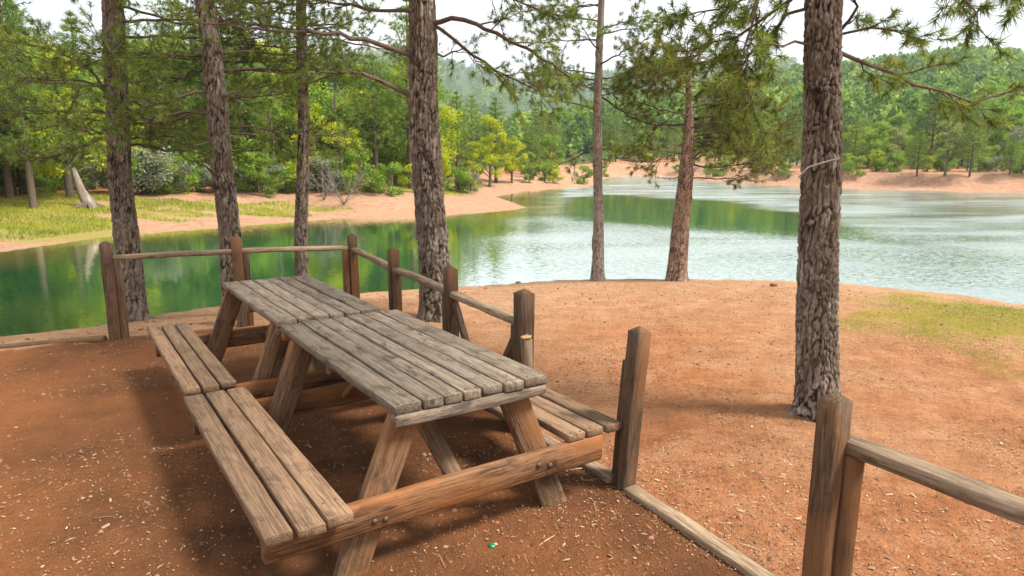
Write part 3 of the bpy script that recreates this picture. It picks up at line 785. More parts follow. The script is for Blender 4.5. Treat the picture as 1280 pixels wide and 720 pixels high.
def trunk_mesh(path, rad, seg, dz, plate=0.045, amp=0.014, seed=0, mat=None, knots=11, zfine=3.75):
    path = np.asarray(path, float); rad = np.asarray(rad, float)
    z = path[:, 2]
    zs = np.concatenate([np.arange(z[0], min(zfine, z[-1]), dz), np.arange(zfine, z[-1], 0.25)]) if z[-1] > zfine else np.arange(z[0], z[-1], dz)
    cx, cy, rr = np.interp(zs, z, path[:, 0]), np.interp(zs, z, path[:, 1]), np.interp(zs, z, rad)
    k = np.exp(-((np.arange(-6, 7)) / 3.0) ** 2); k /= k.sum()
    sm = lambda a: np.convolve(np.pad(a, 6, mode='edge'), k, 'valid')
    cx, cy, rr = sm(cx), sm(cy), sm(rr)
    th = np.arange(seg) / seg * 2 * np.pi
    Z, T = np.meshgrid(zs, th, indexing='ij')
    R0 = rr[:, None] * np.ones_like(T)
    nu = max(6, int(round(2 * np.pi * rad[0] / plate)))
    per = T / (2 * np.pi)
    # warp on the circle (cos, sin) so that the seam does not show
    cs, sn = np.cos(T) * rad[0] / plate, np.sin(T) * rad[0] / plate
    w1 = fbm(cs * .45 + 3, sn * .45 + Z / plate * .22, seed, 3) - .5
    w2 = fbm(cs * .9 + 13, sn * .9 + Z / plate * .5, seed + 40, 3) - .5
    u = per * nu + w1 * 2.2 + w2 * .8; v = Z / (plate * 4.2) + w2 * 1.6 + w1
    f1, f2, idv = cell2(u, v, nu, seed)
    g1, g2, idg = cell2(per * nu * 2 + w2 * 2.4, Z / (plate * 1.3) + w1 * 3, nu * 2, seed + 60)
    e = f2 - f1 + w2 * .18
    pl = sstep(0.0, 0.42, e); pl2 = sstep(0.0, .45, g2 - g1)
    keep = sstep(.35, .65, fbm(cs * .5 + 31, sn * .5 + Z * 3, seed + 80, 2))
    pl = pl * (.55 + .45 * keep) + (1 - keep) * .35 * pl2
    un, vn = np.cos(T), np.sin(T)
    lump = (vnoise(un * 3 + 9, Z * 2.2 + vn * 2, seed + 3) - .5)
    fine = fbm(cs * 2.2 + 5, sn * 2.2 + Z / plate * 1.1, seed + 4, 3) - .5
    disp = 1.1 * amp * (pl - .6) * (0.5 + .7 * idv) + amp * .35 * (pl2 - .5) + amp * .9 * fine + lump * rr[0] * .12
    rg = random.Random(seed)
    for _ in range(knots):
        kt, kz, ks = rg.uniform(0, 6.28), rg.uniform(.3, zfine), rg.uniform(.025, .05)
        dd = np.hypot(np.abs((T - kt + np.pi) % (2 * np.pi) - np.pi) * rr[:, None], Z - kz)
        disp += .55 * ks * np.exp(-(dd / ks) ** 2) - .45 * ks * np.exp(-(dd / (ks * .45)) ** 2)
        pl = pl * (1 - .9 * np.exp(-(dd / (ks * .9)) ** 2))
    R = R0 + disp * np.minimum(1, R0 / rad[0] * 1.2)
    # root flare
    flare = np.exp(-np.maximum(Z - z[0] - .12, 0) / .11) * .34 * (1 + .6 * np.sin(T * 4 + seed) + .3 * np.sin(T * 7 + 2 * seed))
    R = R * (1 + flare)
    X = cx[:, None] + R * np.cos(T); Y = cy[:, None] + R * np.sin(T)
    V = np.stack([X, Y, Z], -1).reshape(-1, 3)
    n = len(zs)
    i = np.arange(n - 1)[:, None] * seg; j = np.arange(seg)[None, :]; j2 = (j + 1) % seg
    F = np.stack([i + j, i + j2, i + seg + j2, i + seg + j], -1).reshape(-1, 4)
    tint = (.12 + pl * (.35 + .45 * idv) + .12 * (pl2 - .5) + .55 * fine).ravel()
    return mesh_np('trunk', V, F, mat, True, {'tint': tint})

def unit(v):
    v = np.asarray(v, float); return v / (np.linalg.norm(v) + 1e-9)

def grow_limb(path, r0, rng, dens=1.0, start=0.3, spread=1.0, detail=True, nlen=0.076, k=26, w=0.0062, bare=0.0, hang=0.0):
    """limb along path with side twigs; returns wood Acc and tuft arrays"""
    path = np.asarray(path, float)
    # resample and roughen
    seglen = np.linalg.norm(np.diff(path, axis=0), axis=1); L = seglen.sum()
    s = np.concatenate([[0], np.cumsum(seglen)]); m = max(6, int(L / .12))
    q = np.linspace(0, L, m)
    P = np.stack([np.interp(q, s, path[:, i]) for i in range(3)], 1)
    kk = np.array([.25, .5, .25])
    for _ in range(2):
        P[1:-1] = (P[:-2] * .25 + P[1:-1] * .5 + P[2:] * .25)
    P[1:-1] += rng.normal(0, .012, (m - 2, 3))
    R = r0 * (1 - .8 * (q / L)) + .002
    acc = Acc(); acc.add(*tube(P, R, 7 if detail else 4), rng.uniform(.3, .8))
    tips, dirs = [], []
    n1 = int(L * 12.5 * dens * (1 - start)) + 2
    for i in range(n1):
        f = start + (1 - start) * (i + rng.uniform(0, 1)) / max(n1, 1)
        if rng.uniform() < bare * (1 - f): continue
        idx = min(int(f * (m - 1)), m - 2)
        o = P[idx] + (P[idx + 1] - P[idx]) * rng.uniform()
        d = unit(P[idx + 1] - P[idx])
        side = unit(np.cross(d, [0, 0, 1])) * (1 if i % 2 else -1)
        ang = rng.uniform(.55, 1.15)
        dv = unit(d * math.cos(ang) + side * math.sin(ang) + np.array([0, 0, rng.normal(.08 - hang, .5)]))
        l1 = (rng.uniform(.22, .75) * (1.15 - .55 * f)) * spread * min(1, .35 + L * .35)
        n = 5
        bend = np.array([0, 0, rng.uniform(-.02, .16) - hang * .3])
        tt = np.linspace(0, 1, n)[:, None]
        Q = o + dv * l1 * tt + bend * l1 * tt ** 2 + np.concatenate([np.zeros((1, 3)), rng.normal(0, .012, (n - 1, 3))])
        rr = (R[idx] * .42 + .001) * (1 - .7 * tt[:, 0])
        acc.add(*tube(Q, np.maximum(rr, .0022), 4 if detail else 3), rng.uniform(.2, .7))
        n2 = int(2 + l1 * 12 * dens)
        for j in range(n2):
            g = .25 + .75 * (j + rng.uniform()) / n2
            a = Q[min(int(g * (n - 1)), n - 2)] * (1 - (g * (n - 1)) % 1) + Q[min(int(g * (n - 1)) + 1, n - 1)] * ((g * (n - 1)) % 1)
            e = unit(dv + rng.normal(0, .6, 3) + np.array([0, 0, .35 - hang]))
            l2 = rng.uniform(.06, .20) * spread
            b_ = a + e * l2
            if detail:
                acc.add(*tube(np.array([a, b_]), [.0028, .002], 3), .4)
            tips.append(b_); dirs.append(e)
        tips.append(Q[-1]); dirs.append(unit(Q[-1] - Q[-2]))
    tips.append(P[-1]); dirs.append(unit(P[-1] - P[-2]))
    return acc, np.array(tips), np.array(dirs), (k, nlen, w)

def add_limb(root, base, path, r0, rng, mat='branch', nmat='needle', **kw):
    acc, tp, dr, (k, nl, w) = grow_limb(path, r0, rng, **kw)
    b = np.asarray(base)
    acc.V = [v - b for v in acc.V]
    br = link('branch', acc.mesh('branch', M[mat], True), root)
    V, F, t = needles(tp - b, dr, int(k * 1.55), nl, w, (.2, 1.5), .055, rng=rng, tint=np.clip(rng.normal(.42, .22, len(tp)) + .1 * (tp[:, 2] - tp[:, 2].mean()), 0, 1))
    nd = link('needles', mesh_np('needles', V, F, M[nmat], False, {'tint': t}), br)
    nd['kind'] = 'stuff'
    return br

def rand_limb(o, az, length, rng, rise=.1, droop=.25, n=7):
    d = np.array([math.sin(az), math.cos(az), rise])
    side = np.array([math.cos(az), -math.sin(az), 0])
    t = np.linspace(0, 1, n)[:, None]
    curve = rng.normal(0, .18)
    return o + d * length * t + side * curve * length * t ** 2 + np.array([0, 0, -droop]) * length * (t ** 2) + np.array([0, 0, droop * .9]) * length * t ** 4

def near_pine(label, base_px, line_px, widths, top_h, limbs, rnd, seed, bark_='bark_grey', seg=72, dz=0.02, plate=.045, amp=.014, nmat='needle', crown=(4.4, 22, 1.9)):
    """line_px: trunk centre pixels from base upwards, all at the base's distance; limbs: pixel paths; rnd: random limbs (z0, z1, count, length, az range)"""
    rng = np.random.default_rng(seed)
    B = ground_px(*base_px); Y = B[1]
    base = np.array([B[0], B[1], gz(B[0], B[1]) ])
    root = empty('pine_tree', base); tag(root, label, 'pine tree')
    pts = [base + [0, 0, -.15]] + [atY(px, py, Y) for px, py in line_px]
    r_px = [w / 2 / FPX * Y * .83 for w in widths]
    rad = [r_px[0]] + r_px
    d = unit(pts[-1] - pts[-3]) if len(pts) > 2 else np.array([0, 0, 1.0])
    d = unit(d * [.5, .5, 1]); last = pts[-1]; lr = rad[-1]
    for f in (.25, .5, .75, 1.0):
        h = last[2] + (top_h - last[2]) * f
        pts.append(last + d * (h - last[2]) / d[2] + np.array([rng.normal(0, .06), rng.normal(0, .06), 0])); rad.append(lr * (1 - .9 * f))
    pts = np.array(pts); rad = np.array(rad)
    tm = trunk_mesh(pts - base, rad, seg, dz, plate, amp, seed, M[bark_], zfine=3.0 if Y < 6 else 3.75)
    link('trunk', tm, root)
    def on_trunk(z):
        return np.array([np.interp(z, pts[:, 2], pts[:, 0]), np.interp(z, pts[:, 2], pts[:, 1]), z]), np.interp(z, pts[:, 2], rad)
    for lp in limbs:
        px = lp['px']; dep = lp.get('dep', 0.0)
        n = len(px)
        path = [atY(x, y, Y + dep * (i / (n - 1)) ** 1.0) for i, (x, y) in enumerate(px)]
        if lp.get('join', True):
            c, r_ = on_trunk(path[0][2]); path[0] = c + unit((path[1] - c) * [1, 1, 0]) * r_ * .6
        opts = dict(lp.get('kw', {}))
        add_limb(root, base, path, lp.get('r', .025) * .8, rng, nmat=nmat, **opts)
    for (z0, z1, cnt, ln, az0, az1, kw) in rnd:
        for i in range(cnt):
            z = z0 + (z1 - z0) * (i + rng.uniform(.2, .8)) / cnt
            c, r_ = on_trunk(base[2] + z)
            az = math.radians(rng.uniform(az0, az1))
            o = c + np.array([math.sin(az), math.cos(az), 0]) * r_ * .6
            l = ln * rng.uniform(.65, 1.2)
            kw2 = dict(kw); dr = kw2.pop('droop', .25); rs = kw2.pop('rise', .1)
            add_limb(root, base, rand_limb(o, az, l, rng, rs * rng.uniform(.3, 1.6), dr * rng.uniform(.5, 1.4)), (.010 + .0075 * l) * .7, rng, nmat=nmat, **kw2)
    # crown above the picture, coarser
    z0, cnt, ln = crown
    wood_, P_, D_ = Acc(), [], []
    for i in range(cnt):
        f = (i + rng.uniform()) / cnt
        z = z0 + (top_h - z0 - .3) * f
        c, r_ = on_trunk(base[2] + z); az = rng.uniform(0, 2 * np.pi)
        a, tp, dr, _ = grow_limb(rand_limb(c, az, ln * (1.1 - .75 * f) * rng.uniform(.7, 1.2), rng, .25, .2), .03 * (1 - .6 * f), rng, dens=.75, detail=False)
        wood_.add(np.concatenate(a.V) - base, np.concatenate(a.F)); P_.append(tp); D_.append(dr)
        if i == 0: pass
    # stitch separate limb meshes (offset faces already local to each)
    cr = link('crown_limbs', wood_fix(wood_).mesh('crown_limbs', M['branch'], True), root)
    cr['kind'] = 'stuff'
    P_, D_ = np.concatenate(P_), np.concatenate(D_)
    V, F, t = needles(P_ - base, D_, 9, .16, .014, rng=rng)
    o = link('crown', mesh_np('crown', V, F, M[nmat], False, {'tint': t}), root); o['kind'] = 'stuff'
    return root

def wood_fix(a): return a

DN = dict(dens=1.0)
T_LEFT = [(2.0, 3.0, 7, 1.4, 0, 360, dict(dens=.85, droop=.3, rise=.05, k=20)), (2.7, 4.5, 11, 1.8, 0, 360, dict(dens=.85, droop=.3, rise=.12, k=20))]

near_pine('pine with dark low whorls behind the end post of the waterside rail', (166, 400), [(166, 385), (158, 300), (150, 220), (147, 150), (143, 60), (141, 0), (139, -50)], [40, 34, 31, 29, 28, 27, 26], 11.5,
    [dict(px=[(140, 172), (112, 170), (100, 188), (70, 200), (35, 196)], r=.028, dep=-.6, kw=dict(dens=.95, k=20)),
     dict(px=[(138, 125), (118, 88), (80, 66), (45, 55), (0, 50)], r=.024, dep=-.5, kw=dict(dens=.95, k=20)),
     dict(px=[(138, 108), (90, 105), (40, 100), (-20, 98)], r=.018, dep=.3, kw=dict(dens=.9, k=20)),
     dict(px=[(152, 155), (185, 153), (215, 158), (250, 140)], r=.022, dep=.5, kw=dict(dens=.9, k=20)),
     dict(px=[(152, 175), (190, 172), (240, 172), (275, 178)], r=.016, dep=.8, kw=dict(dens=.9, k=20)),
     dict(px=[(150, 70), (180, 66), (230, 68)], r=.02, dep=-.4, kw=dict(dens=.95, k=20))],
    T_LEFT, 21)
near_pine('pine with flaking dark bark behind the middle post of the waterside rail', (293, 391), [(292, 365), (287, 290), (278, 210), (272, 140), (265, 70), (256, 0), (250, -50)], [34, 30, 29, 28, 27, 24, 23], 12,
    [dict(px=[(264, 115), (240, 114), (215, 124), (165, 140)], r=.022, dep=-.4, kw=dict(dens=.95, k=20)),
     dict(px=[(266, 138), (235, 142), (205, 157), (160, 152)], r=.024, dep=-.2, kw=dict(dens=.95, k=20)),
     dict(px=[(285, 178), (262, 178), (230, 182)], r=.018, dep=-.6, kw=dict(dens=1, k=20)),
     dict(px=[(288, 120), (320, 108), (350, 104)], r=.016, dep=.3, kw=dict(dens=.95, k=20)),
     dict(px=[(287, 222), (268, 217), (256, 210), (252, 200)], r=.018, dep=-.3, kw=dict(dens=.4, bare=1, k=14))],
    T_LEFT, 22)
near_pine('thin straight pine with bare side twigs behind the waterside rail near its corner', (377, 380), [(377, 355), (376, 300), (378, 220), (380, 150), (377, 70), (376, 0), (376, -50)], [20, 19, 18, 17, 15, 14, 13], 10,
    [dict(px=[(384, 158), (405, 162), (430, 176)], r=.012, dep=.2, kw=dict(dens=.3, bare=1, k=12)),
     dict(px=[(384, 185), (400, 188), (420, 190)], r=.011, dep=.3, kw=dict(dens=.2, bare=1, k=10)),
     dict(px=[(372, 228), (355, 224), (340, 218)], r=.011, dep=.3, kw=dict(dens=.25, bare=1, k=10)),
     dict(px=[(385, 105), (408, 98), (440, 92)], r=.014, dep=-.3, kw=dict(dens=.9, k=20))],
    [(2.9, 4.2, 10, 1.3, 0, 360, dict(dens=.9, k=20))], 23, seg=48, plate=.035, amp=.008)
near_pine('thick grey-barked pine with long arching limbs beside the fence, behind the bigger table', (546, 397), [(546, 385), (541, 300), (534, 220), (530, 150), (529, 80), (527, 0), (526, -60)], [50, 45, 42, 41, 40, 37, 36], 12.5,
    [dict(px=[(512, 72), (480, 56), (432, 43), (340, 37), (232, 27)], r=.034, dep=-.5, kw=dict(dens=.8, start=.35, k=22)),
     dict(px=[(512, 124), (485, 105), (445, 89), (415, 88), (385, 98)], r=.034, dep=-.3, kw=dict(dens=.8, start=.35, k=22)),
     dict(px=[(545, 30), (572, 23), (610, 36), (660, 62), (695, 80), (714, 97)], r=.034, dep=-.4, kw=dict(dens=.8, start=.35, k=22, hang=.25)),
     dict(px=[(545, 28), (565, 45), (585, 68), (620, 88), (655, 108), (690, 120)], r=.024, dep=.3, kw=dict(dens=.9, start=.25, k=22, hang=.3)),
     dict(px=[(548, 70), (562, 68), (580, 60)], r=.018, dep=.2, kw=dict(dens=.6, k=20)),
     dict(px=[(512, 14), (480, 14), (430, 6), (360, 0)], r=.026, dep=.2, kw=dict(dens=1.1, k=22)),
     dict(px=[(545, -20), (600, -24), (650, 5), (700, 20)], r=.026, dep=.5, kw=dict(dens=1.1, k=22, hang=.3))],
    [(3.55, 5.0, 8, 2.2, 0, 360, dict(dens=1.0, droop=.35))], 24, seg=112, dz=.015, plate=.05, amp=.018)
near_pine('slender straight young pine at the tip of the red shore beside the leaning pine', (747, 351), [(747, 335), (748, 280), (747, 200), (747, 130), (749, 60), (752, 0), (753, -40)], [19, 15, 13, 12, 10, 9, 8], 7.6,
    [dict(px=[(752, 120), (775, 138), (800, 152), (830, 159), (860, 156)], r=.018, dep=.2, kw=dict(dens=.45, bare=.9, k=18)),
     dict(px=[(745, 50), (722, 50), (700, 48), (670, 52)], r=.014, dep=-.2, kw=dict(dens=1.1, k=22)),
     dict(px=[(745, 182), (725, 195), (700, 204), (680, 218)], r=.012, dep=.2, kw=dict(dens=.5, bare=.5, k=20)),
     dict(px=[(745, 92), (715, 88), (690, 92), (665, 104)], r=.014, dep=.2, kw=dict(dens=1.1, k=22)),
     dict(px=[(752, 35), (780, 28), (810, 20)], r=.013, dep=-.2, kw=dict(dens=1.1, k=22)),
     dict(px=[(750, 5), (715, 10), (690, 28)], r=.013, dep=.3, kw=dict(dens=1.1, k=22))],
    [(2.6, 5.6, 14, .9, 0, 360, dict(dens=1.0, droop=.1, rise=.25, k=22)), (2.85, 3.15, 4, .45, 0, 360, dict(dens=1.6, k=26))], 25, bark_='bark_pale', seg=36, dz=.025, plate=.03, amp=.006, crown=(5.3, 10, .9))
near_pine('reddish leaning pine with a low bushy crown at the edge of the red shore', (846, 351), [(847, 335), (851, 280), (857, 220), (860, 175), (862, 140), (861, 110), (860, 90)], [29, 25, 21, 16, 12, 9, 6], 3.75,
    [dict(px=[(858, 182), (845, 176), (838, 186), (832, 200), (800, 205), (770, 196)], r=.016, dep=-.3, kw=dict(dens=1.1, k=22)),
     dict(px=[(864, 200), (878, 190), (884, 170), (900, 155), (930, 150)], r=.018, dep=.2, kw=dict(dens=1.1, k=22)),
     dict(px=[(862, 155), (830, 157), (805, 150), (785, 140)], r=.016, dep=.3, kw=dict(dens=.8, k=22)),
     dict(px=[(862, 205), (890, 210), (930, 205), (975, 196)], r=.016, dep=.4, kw=dict(dens=1.1, k=22)),
     dict(px=[(862, 223), (905, 224), (935, 218), (965, 210)], r=.012, dep=-.2, kw=dict(dens=.95, k=20)),
     dict(px=[(866, 160), (900, 158), (925, 182), (960, 186)], r=.014, dep=-.5, kw=dict(dens=1.2, k=22)),
     dict(px=[(862, 132), (890, 120), (920, 118)], r=.014, dep=.2, kw=dict(dens=1.2, k=22)),
     dict(px=[(858, 118), (832, 108), (810, 92)], r=.014, dep=.2, kw=dict(dens=1.2, k=22)),
     dict(px=[(860, 226), (850, 222), (840, 223)], r=.014, dep=-.2, kw=dict(dens=.01, bare=1, k=8))],
    [(1.95, 3.4, 15, 1.0, 0, 360, dict(dens=1.2, droop=.12, rise=.2, k=24)), (1.9, 2.6, 7, 1.2, 50, 150, dict(dens=1.2, droop=.1, rise=.1, k=24))], 26, nmat='needle_olive', bark_='bark_red', seg=48, dz=.02, plate=.04, amp=.010, crown=(3.2, 6, .6))
T7 = near_pine('stout pine with a pale twig across its bark, alone on the red soil', (1022, 520), [(1022, 505), (1021, 400), (1024, 300), (1027, 200), (1028, 100), (1029, 20), (1030, -60)], [60, 58, 55, 52, 50, 49, 48], 10.5,
    [dict(px=[(1050, 62), (1085, 80), (1120, 95), (1165, 112), (1205, 126), (1240, 131), (1275, 112)], r=.016, dep=-.1, kw=dict(dens=.85, start=.12, k=22, hang=.25, spread=.6)),
     dict(px=[(1052, 48), (1066, 32), (1070, 10), (1062, -15)], r=.016, dep=-.1, kw=dict(dens=.7, k=22, spread=.7)),
     dict(px=[(1056, 45), (1085, 32), (1120, 36), (1160, 52)], r=.010, dep=.2, kw=dict(dens=1.0, k=22, spread=.7)),
     dict(px=[(1008, 57), (985, 54), (960, 56)], r=.012, dep=-.2, kw=dict(dens=.2, bare=1, k=16)),
     dict(px=[(1008, -40), (965, -30), (938, 10), (930, 55), (934, 95), (938, 140)], r=.014, dep=-.3, kw=dict(dens=1.1, start=.2, k=24, hang=.5, spread=.75)),
     dict(px=[(1008, -25), (975, 10), (930, 45), (890, 60), (835, 64)], r=.013, dep=.3, kw=dict(dens=1.0, start=.2, k=24, hang=.3, spread=.75)),
     dict(px=[(1008, -30), (960, -20), (900, 15), (850, 20)], r=.013, dep=.5, kw=dict(dens=1.2, start=.15, k=24, hang=.2, spread=.8)),
     dict(px=[(1010, 8), (970, 18), (945, 60), (920, 100), (905, 135)], r=.012, dep=.4, kw=dict(dens=1.1, start=.2, k=24, hang=.4, spread=.7)),
     dict(px=[(1045, -60), (1120, -90), (1190, -50), (1200, -10), (1222, 38)], r=.012, dep=-.8, kw=dict(dens=.7, start=.5, k=22, hang=.5, spread=.6)),
     dict(px=[(1045, -70), (1140, -90), (1240, -30), (1275, 5)], r=.012, dep=-.8, kw=dict(dens=.9, start=.5, k=22, hang=.3, spread=.6))],
    [(3.0, 4.6, 10, 1.9, 0, 360, dict(dens=1.0, droop=.2))], 27, seg=132, dz=.0095, plate=.042, amp=.014)
# pale twig lying across the bark of the stout pine
def bark_twig():
    b = np.array(T7.location); Y = b[1] - .19
    pts = [atY(998, 222, Y), atY(1010, 209, Y - .02), atY(1026, 204, Y - .025), atY(1040, 200, Y - .01), atY(1050, 198, Y + .04)]
    V, F = tube(np.array(pts) - b, [.005, .006, .006, .005, .004], 6)
    link('twig', mesh_np('twig', V, F, M['dead'], True, {'tint': np.full(len(V), .8)}), T7)
bark_twig()

# ------------------------------------------------------------------ trees of the far banks (prototypes, then copies)
def leaf_quads(C, s, rng, tint, up=.3):
    N = len(C)
    nrm = rng.normal(size=(N, 3)) + [0, 0, up]; nrm /= np.linalg.norm(nrm, axis=1)[:, None]
    a = np.cross(nrm, rng.normal(size=(N, 3))); a /= np.linalg.norm(a, axis=1)[:, None]
    b = np.cross(nrm, a); s = s * rng.uniform(.6, 1.3, (N, 1))
    V = np.stack([C - a * s, C - b * s * .5 + nrm * s * .12, C + a * s, C + b * s * .5 + nrm * s * .12], 1).reshape(-1, 3)
    return V, np.arange(N * 4).reshape(-1, 4), np.repeat(tint, 4)

def broadleaf(kind, h, rx, nl, nleaf, size, mat, rng, shape='round', bmat='pale_bark', bare=.25):
    root = {}
    acc = Acc()
    tr = np.array([(0, 0, -.2), (rng.normal(0, .05), rng.normal(0, .05), h * .25), (rng.normal(0, .12), rng.normal(0, .12), h * .55), (0, 0, h * .92)])
    r0 = .018 * h + .02
    acc.add(*tube(tr, [r0 * 1.2, r0, r0 * .6, r0 * .1], 7), .6)
    Cs, Ts = [], []
    for i in range(nl):
        f = rng.uniform(0, 1)
        z = h * (bare + (1 - bare) * f)
        if shape == 'round': rad = rx * math.sqrt(max(.05, 1 - (2 * f - .9) ** 2 * .85))
        elif shape == 'cone': rad = rx * (1.05 - f) ** .8
        else: rad = rx * (.55 + .5 * math.sin(math.pi * min(1, f * 1.05)))
        az = rng.uniform(0, 2 * np.pi); q = rad * math.sqrt(rng.uniform(.15, 1))
        c = np.array([q * math.sin(az), q * math.cos(az), z])
        o = np.array([0, 0, max(h * .15, z - q * .8)])
        acc.add(*tube(np.array([o, (o + c) / 2 + [0, 0, .08 * h * rng.uniform()], c]), [r0 * .35, r0 * .22, .008], 4), .5)
        lr = rx * rng.uniform(.22, .42)
        n = nleaf // nl
        d = rng.normal(size=(n, 3)); d /= np.linalg.norm(d, axis=1)[:, None]
        Cs.append(c + d * lr * (rng.uniform(0, 1, (n, 1)) ** .45) * [1, 1, .75])
        Ts.append(np.clip(rng.normal(rng.uniform(.2, .75), .16, n) + d[:, 2] * .08, 0, 1))
    V, F, t = leaf_quads(np.concatenate(Cs), size, rng, np.concatenate(Ts))
    return acc.mesh('trunk', M[bmat], True), mesh_np('crown', V, F, M[mat], False, {'tint': t})

def far_pine(h, rx, rng, mat, bare=.2, nw=13, k=9, ln=.26, w=.03, lean=0.0, dens=1.0):
    acc = Acc(); P, D = [], []
    r0 = .014 * h + .03
    acc.add(*tube(np.array([(0, 0, -.2), (lean * .3, 0, h * .3), (lean * .7, 0, h * .65), (lean, 0, h * .97)]), [r0 * 1.2, r0, r0 * .6, r0 * .12], 7), .5)
    for i in range(nw):
        f = i / (nw - 1)
        z = h * (bare + (.97 - bare) * f)
        L = rx * (1.02 - f) ** .7 * (.55 + .45 * min(1, f * 5 + .3))
        nb = 5 + int(rng.integers(0, 3))
        for b in range(nb):
            az = 2 * np.pi * (b + rng.uniform(-.4, .4)) / nb; l = L * rng.uniform(.55, 1.15)
            d = np.array([math.sin(az), math.cos(az), rng.uniform(.0, .35)])
            o = np.array([lean * z / h, 0, z + rng.uniform(-.1, .1) * h / nw])
            q = np.linspace(0, 1, 4)[:, None]
            pth = o + d * l * q + np.array([0, 0, .18]) * l * q ** 2
            acc.add(*tube(pth, np.linspace(r0 * .3 * (1.1 - f), .008, 4), 3), .4)
            n = int((4 + l * 9) * dens)
            s = rng.uniform(.25, 1, n)[:, None] ** .7
            pos = o + d * l * s + np.array([0, 0, .18]) * l * s ** 2 + rng.normal(0, .17 * l ** .5, (n, 3)) * [1, 1, .55]
            P.append(pos); D.append(d + rng.normal(0, .5, (n, 3)) + [0, 0, .6])
    P.append(np.array([[lean, 0, h]])); D.append(np.array([[0, 0, 1.0]]))
    P, D = np.concatenate(P), np.concatenate(D)
    V, F, t = needles(P, D, k, ln, w, (.2, 1.3), .12, None, rng)
    return acc.mesh('trunk', M['branch'], True), mesh_np('crown', V, F, M[mat], False, {'tint': t})

rf = np.random.default_rng(77)
PROTO = {
    'pine': [far_pine(8.0, 2.3, rf, 'needle_far'), far_pine(7.2, 2.6, rf, 'needle_far', .28), far_pine(9.0, 2.4, rf, 'needle_far', .32, 14), far_pine(6.2, 2.1, rf, 'needle_far', .12)],
    'dark_pine': [far_pine(8.4, 2.5, rf, 'needle_dark', .15), far_pine(7.6, 2.8, rf, 'needle_dark', .22)],
    'yellow': [broadleaf('y', 5.0, 1.5, 26, 5200, .085, 'leaf_yellow', rf, 'round'), broadleaf('y', 4.2, 1.2, 20, 4200, .08, 'leaf_yellow', rf, 'tall', bare=.12), broadleaf('y', 6.5, 2.0, 30, 6500, .10, 'leaf_yellow', rf, 'round', bare=.2)],
    'mid': [broadleaf('m', 5.5, 1.9, 28, 6200, .095, 'leaf_mid', rf, 'round', bare=.15), broadleaf('m', 4.5, 1.8, 24, 5200, .09, 'leaf_mid', rf, 'round', bare=.1), broadleaf('m', 6.5, 2.0, 30, 6500, .10, 'leaf_mid', rf, 'tall', bare=.12)],
    'pale': [broadleaf('p', 4.6, 1.25, 26, 5200, .07, 'leaf_pale', rf, 'tall', bare=.33)],
    'bush': [broadleaf('b', 1.5, 1.0, 18, 2600, .06, 'leaf_mid', rf, 'round', bare=.08), broadleaf('b', 1.3, .9, 16, 2400, .055, 'leaf_yellow', rf, 'round', bare=.08), broadleaf('b', 1.6, 1.05, 18, 2400, .055, 'leaf_grey', rf, 'round', bare=.1)],
}
KIND = {'pine': ('pine_tree', 'pine tree'), 'dark_pine': ('pine_tree', 'pine tree'), 'yellow': ('broadleaf_tree', 'tree'), 'mid': ('broadleaf_tree', 'tree'), 'pale': ('broadleaf_tree', 'tree'), 'bush': ('shrub', 'shrub')}

def place_tree(kind, idx, xy, scale, rz, label, group=None, tilt=0.0, zs=1.0):
    tm, cm = PROTO[kind][idx % len(PROTO[kind])]
    nm, cat = KIND[kind]
    r = empty(nm, (xy[0], xy[1], gz(*xy) - .02), rz)
    r.rotation_euler = (tilt, 0, rz)
    r.scale = (scale, scale, scale * zs)
    tag(r, label, cat, group)
    link('trunk', tm, r); c = link('crown', cm, r)
    return r

G1, G2 = 'trees of the wood behind the grassy bank', 'trees along the red eroded bank across the lake'
LBL1 = {'pine': 'mid green pine in the wood behind the grassy bank', 'dark_pine': 'dark dense pine in the wood behind the grassy bank',
        'yellow': 'bright yellow-green young tree in the wood behind the grassy bank', 'mid': 'fresh green leafy tree in the wood behind the grassy bank',
        'bush': 'low green shrub at the foot of the wood behind the grassy bank'}
LBL2 = {'pine': 'mid green pine above the red eroded bank across the lake', 'dark_pine': 'dark green pine above the red eroded bank across the lake',
        'yellow': 'yellow-green tree above the red eroded bank across the lake', 'mid': 'fresh green leafy tree above the red eroded bank across the lake',
        'bush': 'low shrub on top of the red eroded bank across the lake', 'pale': 'pale green leafy tree above the red eroded bank across the lake'}

# trees that stand out and can be named one by one: (kind, proto, base px, height px of the top, label)
def tree_px(kind, idx, px, py, top_py, label, group=None, rz=0.0, wide=1.0, Y=None):
    g = ground_px(px, py)
    if Y is not None:
        q = atY(px, py, Y); g = np.array([q[0], q[1], gz(q[0], q[1])])
    top = atY(px, top_py, g[1])[2]
    H0 = {'pine': [8, 7.2, 9, 6.2], 'dark_pine': [8.4, 7.6], 'yellow': [5, 4.2, 6.5], 'mid': [5.5, 4.5, 6.5], 'pale': [4.6], 'bush': [1.5, 1.3, 1.6]}[kind]
    hh = max(.4, top - g[2]) / H0[idx % len(H0)]
    o = place_tree(kind, idx, g[:2], hh * wide, rz, label, group, 0.0, 1 / wide)
    return o

